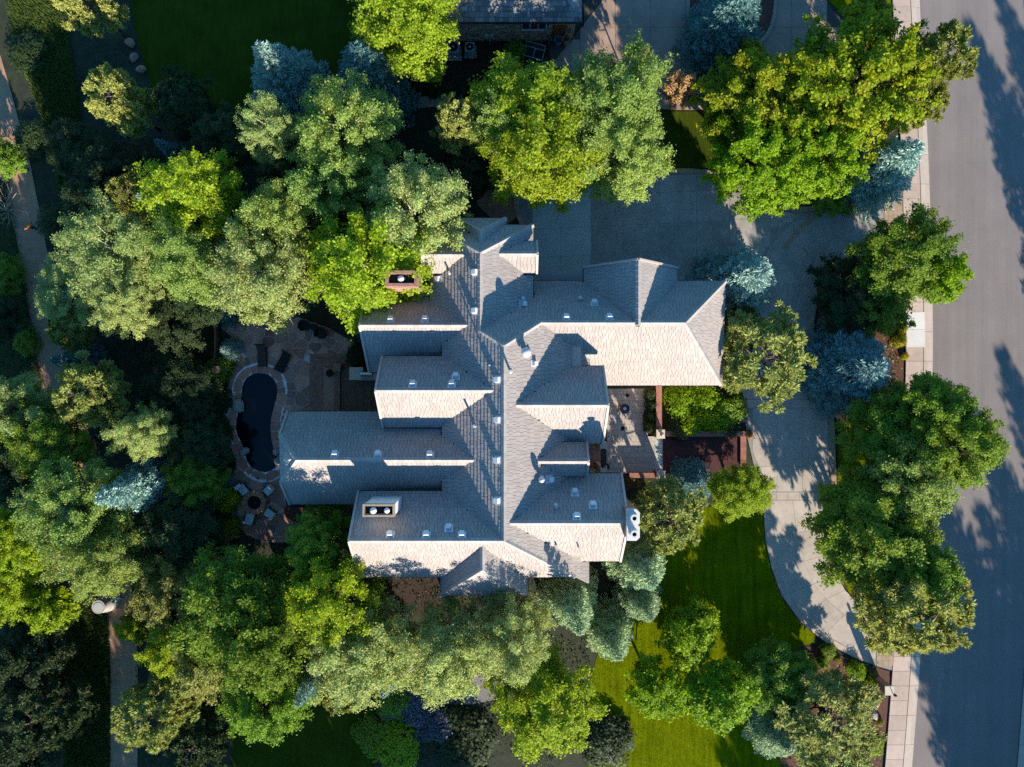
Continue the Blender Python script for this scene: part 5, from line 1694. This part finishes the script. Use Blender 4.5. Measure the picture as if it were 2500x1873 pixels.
def person(px, py, rz, label, shirt, legs, skin, hair, stride=.5, lean=.15, shoes=(.5, .5, .5)):
    c = W(px, py, .9)
    J = {'pel': (0, 0, .95), 'wai': (0, .02+lean*.2, 1.12), 'che': (0, .02+lean*.5, 1.36), 'nec': (0, .03+lean*.7, 1.52), 'hd1': (0, .06+lean*.8, 1.62), 'hd2': (0, .07+lean*.8, 1.74),
         'hl': (-.1, 0, .92), 'kl': (-.11, .28*stride+.05, .52), 'al': (-.11, .22*stride-.05, .10), 'tl': (-.11, .22*stride+.12, .05),
         'hr': (.1, 0, .92), 'kr': (.11, .05*stride, .50), 'ar': (.11, -.55*stride, .16), 'tr': (.11, -.55*stride+.15, .06),
         'sl': (-.2, .02+lean*.6, 1.44), 'el': (-.29, -.16*stride*2+lean*.4, 1.19), 'wl': (-.24, .06*stride, 1.04), 'gl': (-.23, .12*stride+.04, .98),
         'sr': (.2, .02+lean*.6, 1.44), 'er': (.29, .05+lean*.4, 1.18), 'wr': (.22, .28+lean*.4, 1.2), 'gr': (.2, .36+lean*.4, 1.22)}
    R = {'pel': .15, 'wai': .135, 'che': .155, 'nec': .06, 'hd1': .095, 'hd2': .09, 'hl': .095, 'kl': .06, 'al': .042, 'tl': .04, 'hr': .095, 'kr': .06, 'ar': .042, 'tr': .04,
         'sl': .07, 'el': .045, 'wl': .033, 'gl': .04, 'sr': .07, 'er': .045, 'wr': .033, 'gr': .04}
    E = [('pel', 'wai'), ('wai', 'che'), ('che', 'nec'), ('nec', 'hd1'), ('hd1', 'hd2'), ('pel', 'hl'), ('hl', 'kl'), ('kl', 'al'), ('al', 'tl'), ('pel', 'hr'), ('hr', 'kr'), ('kr', 'ar'), ('ar', 'tr'),
         ('che', 'sl'), ('sl', 'el'), ('el', 'wl'), ('wl', 'gl'), ('che', 'sr'), ('sr', 'er'), ('er', 'wr'), ('wr', 'gr')]
    ks = list(J)
    me = bpy.data.meshes.new('body'); me.from_pydata([J[k] for k in ks], [(ks.index(a), ks.index(b)) for a, b in E], [])
    tmp = bpy.data.objects.new('body', me); COL.objects.link(tmp)
    sk = tmp.modifiers.new('skin', 'SKIN'); tmp.modifiers.new('sub', 'SUBSURF').levels = 2
    for k, sv in zip(ks, me.skin_vertices[0].data): sv.radius = (R[k], R[k])
    me.skin_vertices[0].data[0].use_root = True
    dg = bpy.context.evaluated_depsgraph_get()
    em = bpy.data.meshes.new_from_object(tmp.evaluated_get(dg))
    COL.objects.unlink(tmp); bpy.data.objects.remove(tmp)
    ms = [mat(label[:12]+k, cc, scale=9, rough=.8) for k, cc in (('skin', skin), ('shirt', shirt), ('legs', legs), ('hair', hair), ('shoe', shoes))]
    em.materials.clear()
    for m_ in ms: em.materials.append(m_)
    for p in em.polygons:
        x, y, z = p.center
        i = 0
        if z > 1.60 and (z > 1.69 or y < .07+lean*.8): i = 3
        elif z < .13: i = 4
        elif .62 < z < .98 and abs(x) < .2: i = 2
        elif z >= .98 and z < 1.52 and (abs(x) < .22 or z > 1.27): i = 1
        p.material_index = i; p.use_smooth = True
    o = empty('person', (c.x, c.y, .03), label, 'person', rz=rz)
    b = bpy.data.objects.new('body', em); link(b, o)
    return o
person(76, 553, -2.6, 'runner in an orange shirt and dark shorts on the dirt trail', (.75, .16, .03), (.03, .03, .05), (.45, .27, .19), (.06, .04, .03), stride=1.0, lean=.35)
person(291, 1457, 3.0, 'person in a white and blue top walking on the shaded trail', (.72, .74, .78), (.06, .13, .32), (.42, .26, .18), (.16, .10, .07), stride=.5, lean=.1)

# bare dry bushes over the trail
def bare_bush(px, py, r, h, label, seed):
    rg = random.Random(seed)
    c = W(px, py)
    o = empty('bare_bush', (c.x, c.y, 0), label, 'bush', 'bare bushes by the trail')
    mb = MB()
    for k in range(26):
        a = rg.uniform(0, 6.28); e = rg.uniform(.4, 1.3); l = r*rg.uniform(.6, 1.1)
        p = [Vector((0, 0, 0))]
        d = Vector((math.cos(a)*math.cos(e), math.sin(a)*math.cos(e), math.sin(e)))
        for q in range(4):
            d = (d+Vector((rg.uniform(-.3, .3), rg.uniform(-.3, .3), rg.uniform(-.25, .15)))).normalized()
            p.append(p[-1]+d*l/4*(h/r if q < 2 else 1))
        mb.tube(p, [.035, .028, .02, .014, .006], n=5)
        for b in range(2):
            s = p[rg.choice((2, 3))]; dd = (d+Vector((rg.uniform(-.8, .8), rg.uniform(-.8, .8), rg.uniform(-.3, .5)))).normalized()
            mb.tube([s, s+dd*l*.2, s+dd*l*.36+Vector((0, 0, -.05))], [.014, .01, .004], n=4)
    mb.build('branches', M['dead'], o)
bare_bush(22, 515, 1.9, 2.0, 'pale bare bush arching over the trail beside the runner', 1)
bare_bush(10, 430, 1.4, 1.6, 'pale bare bush at the left edge above the runner', 2)
bare_bush(-5, 340, 1.2, 1.4, 'pale bare bush at the left edge near the top of the trail', 3)
bare_bush(2, 650, 1.4, 1.4, 'pale bare bush at the left edge below the runner', 4)
# concrete edge line along the trail
ed = smooth_poly([(62, 360), (80, 450), (95, 540), (118, 640), (128, 700)], 1, False)
sheet('trail_edging', PX(offset_line(ed, 4))+PX(offset_line(ed, -4))[::-1], .035, M['dirt'], thick=.03)
# ------------------------------------------------------------------ trees and shrubs (2212-pixel coordinates)
T = tree
GA, GB, GC, GD, GE, GF = 'broadleaf trees around the garden', 'aspens behind the house', 'spruces in the garden', 'pines in the garden', 'maples on the upper right corner', 'shrubs in the beds'
# top left and neighbour
T('broad', 'lime', 880, 50, 110, 9.0, 'yellow-green tree at the top edge, left of the neighbouring house', group=GA)
T('spruce', 'blue', 597, 148, 98, 8.5, 'silvery blue spruce on the edge of the dark upper lawn', group=GC)
T('spruce', 'teal', 788, 148, 100, 8.5, 'dark teal spruce right of the silvery blue spruce on the upper lawn', group=GC)
T('pine', 'pine', 268, 225, 66, 8.0, 'sunlit pine standing alone left of the dark upper lawn', group=GD)
T('pine', 'dark', 400, 230, 75, 6.0, 'dark shaded pine right of the sunlit lone pine', group=GD)
T('pine', 'pine', 190, 5, 66, 8.0, 'pine cut by the top edge near the upper left corner', group=GD)
T('spruce', 'teal', 375, 330, 42, 6.5, 'small blue-green spruce left of the aspens behind the house', group=GC)
T('spruce', 'blue', 352, 450, 46, 8.5, 'slim pale blue spruce tucked against the leftmost green aspen', group=GC)
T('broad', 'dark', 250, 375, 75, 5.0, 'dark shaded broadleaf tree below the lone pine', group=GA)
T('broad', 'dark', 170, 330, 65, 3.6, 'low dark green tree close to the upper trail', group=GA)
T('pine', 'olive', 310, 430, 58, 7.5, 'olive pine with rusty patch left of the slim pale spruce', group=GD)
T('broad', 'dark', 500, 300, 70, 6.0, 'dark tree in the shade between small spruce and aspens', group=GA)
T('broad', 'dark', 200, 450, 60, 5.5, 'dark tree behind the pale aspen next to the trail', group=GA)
# aspen mass north-west of the house
T('fine', 'pale', 603, 292, 60, 10.5, 'pale grey-green aspen below the silvery blue spruce', 'bark_pale', group=GB)
T('fine', 'aspen', 748, 288, 102, 11.0, 'large aspen in the top row behind the house, below the teal spruce', 'bark_pale', group=GB)
T('fine', 'aspen', 715, 395, 88, 10.5, 'aspen in the middle of the group behind the house', 'bark_pale', group=GB)
T('fine', 'pale', 895, 465, 106, 11.5, 'aspen nearest the north gable of the house', 'bark_pale', group=GB)
T('broad', 'lime', 430, 425, 98, 10.0, 'fresh green tree at the left end of the aspen group', 'bark_pale', group=GA)
T('fine', 'aspen', 595, 480, 92, 10.5, 'grey-green aspen in the heart of the group, right of the fresh green tree', 'bark_pale', group=GB)
T('fine', 'aspen', 430, 560, 92, 10.0, 'aspen below the fresh green tree, left of the patio trees', 'bark_pale', group=GB)
T('fine', 'pale', 570, 600, 100, 10.5, 'aspen leaning over the top of the flagstone patio', 'bark_pale', group=GB)
T('broad', 'lime', 808, 588, 124, 11.5, 'bright yellow-green tree leaning over the brick chimney', 'bark_pale', group=GA)
T('fine', 'lime', 880, 560, 70, 10.0, 'yellow-green tree between the aspens and the north roof', 'bark_pale', group=GB)
T('broad', 'dark', 640, 380, 70, 7.0, 'shaded understorey tree among the aspens', group=GA)
T('broad', 'dark', 700, 500, 70, 7.0, 'shaded understorey tree left of the bright yellow-green tree', group=GA)
T('fine', 'pale', 168, 628, 84, 4.8, 'pale aspen hanging over the trail on the left', 'bark_pale', group=GB)
T('fine', 'pale', 262, 545, 105, 7.0, 'pale aspen with white branches left of the aspen group', 'bark_pale', group=GB)
T('pine', 'olive', 155, 715, 44, 4.8, 'small olive pine at the foot of the trailside pale aspen', group=GD)
T('fine', 'pale', 275, 650, 75, 7.0, 'pale aspen below the one with white branches', 'bark_pale', group=GB)
T('broad', 'dark', 370, 690, 70, 4.5, 'dark shrubby tree left of the patio fence', group=GA)
T('broad', 'dark', 440, 640, 55, 5.5, 'dark tree in the gap above the patio fence', group=GA)
# top centre
T('broad', 'lime', 1150, 240, 118, 8.5, 'bright yellow-green tree north of the garage court, upper one of two', 'bark_pale', group=GA)
T('broad', 'lime', 1165, 345, 112, 9.0, 'yellow-green tree reaching over the garage court', 'bark_pale', group=GA)
T('fine', 'aspen', 1330, 235, 118, 9.5, 'grey-green aspen beside the neighbouring driveway', 'bark_pale', group=GB)
T('fine', 'aspen', 1340, 335, 100, 8.5, 'grey-green aspen with twigs over the garage court', 'bark_pale', group=GB)
T('broad', 'aspen', 1075, 275, 62, 8.0, 'small tree at the left end of the bright trees above the court', 'bark_pale', group=GA)
T('pine', 'pine', 990, 275, 58, 7.0, 'pine with pale tufts left of the bright trees above the court', group=GD)
T('pine', 'dark', 1010, 370, 65, 5.0, 'dark pine in the shade above the north gable', group=GD)
T('pine', 'olive', 1375, 140, 30, 6.0, 'small green pine poking up beside the tan driveway', group=GD)
T('spruce', 'teal', 1590, 25, 100, 9.0, 'dark teal spruce on the planting island of the tan driveway', group=GC)
# maples
T('maple', 'maple', 1625, 195, 118, 8.0, 'maple with reddish tips, left one above the driveway', group=GE)
T('maple', 'maple', 1850, 180, 148, 9.5, 'largest maple with reddish tips beside the street', group=GE)
T('maple', 'bright', 1640, 345, 112, 7.5, 'plain green maple overhanging the edge of the garage court', group=GE)
T('maple', 'bright', 1752, 332, 104, 8.0, 'plain green maple left of the roadside blue spruce', group=GE)
T('pine', 'olive', 1995, 150, 84, 10.0, 'olive pine reaching over the street behind the largest maple', group=GD)
T('pine', 'olive', 1985, 245, 38, 7.0, 'small olive pine between the largest maple and the roadside spruce', group=GD)
T('broad', 'green', 1790, 415, 50, 3.0, 'low green shrub tree on the bed above the drive entrance', group=GA)
T('broad', 'green', 1870, 20, 50, 5.0, 'green tree cut by the top edge beside the sidewalk', group=GA)
T('spruce', 'blue', 1932, 348, 96, 8.0, 'pale blue spruce at the roadside by the upper drive entrance', group=GC)
# right side
T('broad', 'green', 1945, 560, 95, 7.5, 'green tree beside the sidewalk below the upper drive entrance', group=GA)
T('small', 'bright', 2030, 600, 55, 7.5, 'leafy bough tree reaching over the street below the upper entrance', group=GA)
T('broad', 'dark', 1835, 640, 82, 4.0, 'dark bushy tree on the inside of the drive curve', group=GA)
T('small', 'green', 1900, 660, 58, 4.5, 'pale-stemmed green tree above the round blue spruce', group=GA)
T('spruce', 'blue_shaded', 1862, 795, 114, 6.8, 'broad round blue spruce between the driveway and the sidewalk', group=GC, var=0)
T('spruce', 'blue', 1615, 600, 98, 8.5, 'frosty blue spruce beside the garage corner', group=GC)
T('pine', 'pine', 1645, 775, 106, 7.2, 'yellow-green pine at the end of the garage wing', group=GD)
T('pine', 'olive', 1600, 705, 50, 4.5, 'shaded pine against the garage end wall', group=GD)
T('broad', 'green', 2012, 880, 82, 8.5, 'green tree over the sidewalk below the round blue spruce', group=GA)
T('broad', 'green', 2062, 962, 92, 9.0, 'green tree stretching far over the street', group=GA)
T('fine', 'green', 1920, 940, 96, 6.5, 'grey-green tree right of the driveway pad', group=GA)
T('broad', 'aspen', 1960, 1035, 92, 8.0, 'tree below the one stretching over the street', group=GA)
T('broad', 'green', 1850, 1090, 85, 6.0, 'shaded green tree at the lower end of the driveway pad', group=GA)
T('broad', 'green', 1878, 1160, 116, 8.0, 'big green tree over the lower loop of the driveway', group=GA)
T('broad', 'green', 1980, 1235, 86, 8.5, 'green tree over the sidewalk right of the lower loop', group=GA)
T('pine', 'pine', 1960, 1310, 112, 9.0, 'feathery pine overhanging the lower drive entrance', group=GD)
T('broad', 'lime', 1600, 1065, 62, 3.6, 'rounded yellow-green bush beside the front lawn', group=GF, cat='bush', name='bush')
T('spruce', 'teal', 1500, 1045, 56, 2.6, 'low spreading blue spruce beside the brick walk', group=GC)
T('pine', 'pine', 1435, 1115, 84, 7.5, 'pine next to the white double chimney', group=GD)
T('spruce', 'sage', 1390, 1228, 84, 9.5, 'sage green spruce at the south-east corner of the house', group=GC)
T('spruce', 'sage', 1392, 1310, 58, 6.5, 'sage green spruce below the one at the house corner', group=GC)
T('spruce', 'sage', 1325, 1390, 66, 7.0, 'lowest sage green spruce, beside the front lawn', group=GC)
T('spruce', 'sage', 1240, 1320, 74, 10.5, 'green-tinted spruce left of the sage spruces', group=GC)
# south row
T('broad', 'green', 500, 1300, 118, 9.0, 'large green tree below the fire pit', group=GA)
T('broad', 'green', 585, 1390, 98, 10, 'green tree right of the large one below the fire pit', group=GA)
T('broad', 'lime', 720, 1290, 94, 11.8, 'yellow-green tree brushing the south-west roof corner', group=GA)
T('fine', 'green', 690, 1165, 68, 9.8, 'feathery green tree between the patio and the chimney wing', group=GB)
T('fine', 'pale', 790, 1400, 108, 11.5, 'pale olive tree below the south-west roof', 'bark_pale', group=GB)
T('fine', 'pale', 962, 1394, 104, 11.0, 'pale grey-green tree below the hipped south porch', 'bark_pale', group=GB)
T('fine', 'pale', 1098, 1368, 86, 11.0, 'pale grey-green tree touching the hipped south porch', 'bark_pale', group=GB)
T('fine', 'pale', 1105, 1455, 50, 7.0, 'slim pale tree below the porch, left of the golden tree', 'bark_pale', group=GB)
T('broad', 'olive', 450, 1430, 80, 7.5, 'olive tree at the lower left of the south row', group=GA)
T('broad', 'lime', 385, 1400, 66, 7.0, 'light green tree at the left end of the south row', group=GA)
T('broad', 'green', 570, 1510, 85, 8.0, 'green tree at the top of the small bottom lawn', group=GA)
T('pine', 'olive', 740, 1475, 52, 6.5, 'olive pine hanging over the small bottom lawn', group=GD)
T('spruce', 'blue', 672, 1478, 48, 8.5, 'small blue spruce at the edge of the small bottom lawn', group=GC)
T('spruce', 'blue', 845, 1462, 50, 8.0, 'small blue spruce between the two pale trees of the south row', group=GC)
T('broad', 'lime', 1180, 1520, 108, 8.0, 'golden yellow-green tree at the bottom centre', group=GA)
T('small', 'bright', 1490, 1370, 66, 4.5, 'young green tree on the front lawn, uppermost of three', group=GA, cat='tree')
T('small', 'bright', 1415, 1490, 58, 4.5, 'young green tree on the front lawn, left one of three', group=GA)
T('small', 'bright', 1550, 1505, 78, 5.0, 'young green tree on the front lawn, right one of three', group=GA)
T('broad', 'green', 1690, 1470, 78, 4.0, 'green bush at the corner of the flower bed', group=GF, cat='bush', name='bush')
T('pine', 'pine', 1785, 1540, 108, 5.5, 'wide low pine filling the flower bed by the street', group=GD)
T('spruce', 'sage', 1690, 1600, 66, 4.0, 'sage bush spruce left of the wide low pine', group=GC)
T('pine', 'pale', 1790, 1640, 80, 5.0, 'pale pine at the bottom edge below the wide low pine', group=GD)
# left and bottom left
T('fine', 'aspen', 165, 1095, 100, 9.5, 'large grey-green tree over the middle of the trail', 'bark_pale', group=GB)
T('fine', 'aspen', 222, 1195, 88, 9.5, 'large pale tree above the concrete riser', 'bark_pale', group=GB)
T('fine', 'pale', 35, 885, 75, 8.5, 'pale tree at the left edge below the bare bushes', 'bark_pale', group=GB)
T('fine', 'green', 110, 960, 80, 8.5, 'grey-green tree left of the trail, half way down', group=GB)
T('pine', 'pine', 205, 850, 76, 7.5, 'yellow-green pine over the trail at mid height', group=GD)
T('spruce', 'teal', 150, 780, 42, 5.5, 'small dark spruce right of the trail above the yellow-green pine', group=GC)
T('fine', 'pale', 310, 930, 58, 7.5, 'small pale tree right of the yellow-green pine', 'bark_pale', group=GB)
T('spruce', 'blue', 275, 1062, 76, 9.0, 'blue spruce among the pale trees left of the fire pit', group=GC)
T('spruce', 'teal', 325, 1035, 50, 5.5, 'dark teal spruce touching the lit blue spruce', group=GC)
T('broad', 'lime', 40, 1170, 75, 8.0, 'light green tree at the left edge, level with the fire pit', group=GA)
T('broad', 'lime', 30, 1270, 60, 7.0, 'light green tree at the left edge, lower one', group=GA)
T('small', 'lime', 115, 1320, 52, 6.0, 'small light green tree left of the concrete riser', group=GA)
T('broad', 'olive', 365, 1270, 82, 7.0, 'olive tree right of the concrete riser', group=GA)
T('small', 'lime', 290, 1355, 36, 4.0, 'small light green tree right of the lower trail', group=GA)
T('pine', 'pine', 345, 1530, 82, 7.5, 'pine right of the lower trail', group=GD)
T('pine', 'dark', 430, 1600, 75, 5.5, 'dark pine left of the small bottom lawn', group=GD)
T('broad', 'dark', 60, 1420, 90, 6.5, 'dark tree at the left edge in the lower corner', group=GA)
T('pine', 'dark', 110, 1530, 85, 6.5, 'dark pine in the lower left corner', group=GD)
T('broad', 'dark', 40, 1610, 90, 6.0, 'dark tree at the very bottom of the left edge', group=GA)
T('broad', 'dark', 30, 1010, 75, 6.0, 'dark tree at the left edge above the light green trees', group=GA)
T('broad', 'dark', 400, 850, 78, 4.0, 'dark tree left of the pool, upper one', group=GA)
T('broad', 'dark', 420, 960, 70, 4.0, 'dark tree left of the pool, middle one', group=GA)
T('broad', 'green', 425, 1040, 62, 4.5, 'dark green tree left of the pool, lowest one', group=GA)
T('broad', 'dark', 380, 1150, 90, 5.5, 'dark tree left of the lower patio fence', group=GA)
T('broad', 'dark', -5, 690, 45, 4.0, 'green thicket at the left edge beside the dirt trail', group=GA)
T('small', 'green', 12, 345, 36, 4.0, 'leafy green tree at the left edge over the trail', group=GA)
T('small', 'green', 15, 590, 40, 2.6, 'low green bush at the left edge of the trail', group=GF, cat='bush', name='bush')
# shrubs
def SHB(leafm, x, y, r, h, label, **k): return T('shrub', leafm, x, y, r, h, label, group=GF, cat='shrub', crown_f=.35, **k)
T('globe', 'blue', 497, 755, 29, 1.8, 'round blue globe spruce at the upper left of the pool', group=GC, crown_f=.4)
T('globe', 'teal', 495, 672, 38, 2.4, 'blue globe spruce at the top of the patio', group=GC, crown_f=.4)
SHB('lime', 492, 1083, 29, 1.6, 'bright round shrub left of the fire pit')
SHB('green', 493, 1142, 27, 1.4, 'round green shrub below the bright one near the fire pit')
SHB('green', 475, 800, 30, 1.3, 'green shrub beside the fence pillar')
SHB('dark', 470, 860, 34, 1.4, 'dark shrub beside the boulder on the pool edge')
SHB('dark', 465, 935, 34, 1.5, 'dark shrub along the left patio edge')
SHB('dark', 480, 1000, 30, 1.4, 'dark shrub above the fire pit chairs')
SHB('dark', 800, 690, 60, 1.8, 'dark bush behind the wicker chairs')
SHB('dark', 770, 770, 24, 1.3, 'dark bush beside the grill counter')
SHB('green', 700, 1135, 40, 1.6, 'shrub in the corner below the long west wing')
SHB('bright', 1465, 865, 36, 1.8, 'bright shrub in the entry bed, upper left')
SHB('bright', 1520, 860, 36, 1.9, 'bright shrub in the entry bed, upper middle')
SHB('bright', 1490, 905, 36, 1.6, 'bright shrub in the entry bed, lower left')
SHB('bright', 1545, 900, 36, 1.7, 'bright shrub in the entry bed, lower middle')
SHB('green', 1580, 880, 34, 1.7, 'green shrub in the entry bed, right end under the pine')
SHB('dark', 1460, 930, 24, .9, 'low dark shrub at the foot of the entry bed, left')
SHB('dark', 1575, 925, 24, .9, 'low dark shrub at the foot of the entry bed, right')
for i in range(4):
    SHB('dark', 1405, 852+i*24, 15, 1.3, 'clipped dark hedge plant along the brick courtyard wall, %s from the garage' % ('first', 'second', 'third', 'fourth')[i], name='hedge_plant')
SHB('gold', 1943, 735, 16, .9, 'golden yellow shrub beside the white sidewalk slabs, larger')
SHB('gold', 1950, 712, 11, .7, 'golden yellow shrub beside the white sidewalk slabs, upper small')
SHB('green', 1925, 690, 22, 1.2, 'spiky green plant above the golden shrubs')
SHB('green', 1955, 900, 30, 1.2, 'green shrub beside the sidewalk under the roadside trees')
SHB('gold', 1955, 770, 9, .6, 'tiny golden shrub beside the lower white slab')
SHB('green', 1830, 440, 24, 1.0, 'green shrub on the mulch by the upper entrance')
SHB('flower_red', 1618, 938, 9, .5, 'red flowers at the corner of the brick walk')
SHB('flower_orange', 1885, 1460, 10, .5, 'orange flowers in the mulch near the lower drive entrance')
SHB('flower_orange', 1900, 1560, 9, .5, 'orange flowers beside the mailbox pillar')
SHB('flower_orange', 1810, 1425, 8, .5, 'orange flowers near the driveway curve')
SHB('green', 1745, 1440, 18, .8, 'small green plant in the flower bed, left')
SHB('green', 1780, 1432, 15, .7, 'small green plant in the flower bed, middle')
SHB('bright', 1850, 1450, 20, .9, 'bright plant in the flower bed near the entrance')
SHB('bright', 1880, 1480, 18, .8, 'bright plant in the flower bed above the mailbox pillar')
SHB('bright', 1885, 1610, 24, .9, 'bright plant at the sidewalk below the mailbox pillar')
SHB('green', 1790, 1405, 18, .8, 'small shrub where the lawn meets the driveway curve')
SHB('flower_orange', 1850, 400, 9, .5, 'yellow flowers on the mulch under the maples')
SHB('violet', 890, 1520, 52, 1.2, 'dusky violet flowering shrub below the south row')
SHB('violet', 935, 1570, 45, 1.3, 'second violet shrub, beside the golden tree')
SHB('green', 850, 1510, 40, 1.4, 'green shrub left of the violet shrub')
SHB('green', 795, 1590, 38, 1.3, 'round green shrub at the right edge of the bottom lawn')
SHB('lime', 855, 1615, 55, 1.4, 'light green shrub at the bottom edge right of the small lawn')
SHB('dark', 1000, 1600, 70, 1.3, 'dark shrub at the bottom edge left of the golden tree')
SHB('dark', 1310, 1600, 60, 1.2, 'dark shrub at the bottom edge right of the golden tree')
SHB('green', 1113, 108, 25, 1.6, 'green shrub against the neighbouring stone wall')
for i, (x, y) in enumerate(((900, 188), (940, 192), (975, 196), (1010, 192))):
    SHB('dark', x, y, 20, .9, 'low dark shrub along the stepping path, %s from the left' % ('first', 'second', 'third', 'fourth')[i])
SHB('dark', 70, 300, 40, 1.0, 'dark green shrub right of the dirt trail near the top')
SHB('dark', 120, 480, 40, 1.2, 'dark shrub right of the runner')
SHB('green', 60, 740, 30, .9, 'green undergrowth left of the trail below the bare bushes')
SHB('dark', 330, 850, 40, 1.6, 'dark shrub right of the yellow-green pine')
SHB('dark', 360, 760, 45, 1.6, 'dark shrub left of the globe spruces')
SHB('dark', 60, 110, 45, 1.0, 'dark shrub in the meadow near the upper left corner')
# dry pine with bare branches beside the tan driveway
T('small', 'dry', 1468, 190, 34, 5.0, 'dry brown half-dead tree beside the tan driveway', 'dead', group=GA)
# trees across the street and beyond the frame that throw the long shadows
for (x, y, r, h, lb) in [(2440, 930, 150, 12.5, 'tall conifer across the street whose shadow crosses the upper road'),
                         (2520, 900, 150, 13.0, 'second tall conifer across the street near the upper right corner'),
                         (2490, 1590, 150, 12.0, 'tall conifer across the street whose shadow crosses the middle of the road'),
                         (2440, 1730, 140, 12.0, 'tall conifer across the street, south of the middle one'),
                         (2310, 1800, 150, 12.0, 'tall conifer across the street shading the lower road'),
                         (2300, 1980, 150, 12.0, 'tall conifer beyond the lower right corner shading the road'),
                         (2460, 1960, 150, 12.5, 'second tall conifer beyond the lower right corner'),
                         (2300, 2170, 150, 12.5, 'third tall conifer beyond the lower right corner'),
                         (2470, 2250, 150, 12.5, 'fourth tall conifer beyond the lower right corner'),
                         (930, 2090, 120, 11.5, 'tall tree below the frame shading the bottom lawn'),
                         (1090, 2060, 120, 11.5, 'tall tree below the frame shading the violet shrubs'),
                         (760, 2060, 120, 11.5, 'tall tree below the frame left of the bottom lawn'),
                         (560, 2020, 120, 11.5, 'tall tree below the frame by the dark pine'),
                         (380, 2020, 120, 11.5, 'tall tree below the frame by the lower trail'),
                         (200, 1990, 120, 11.5, 'tall tree below the lower left corner'),
                         (1850, 2250, 105, 10.5, 'tree far below the frame throwing shadow on the front lawn')]:
    T('spruce' if x > 2200 else 'maple', 'green', x, y, r, h, lb, group='trees beyond the frame', ground=True)
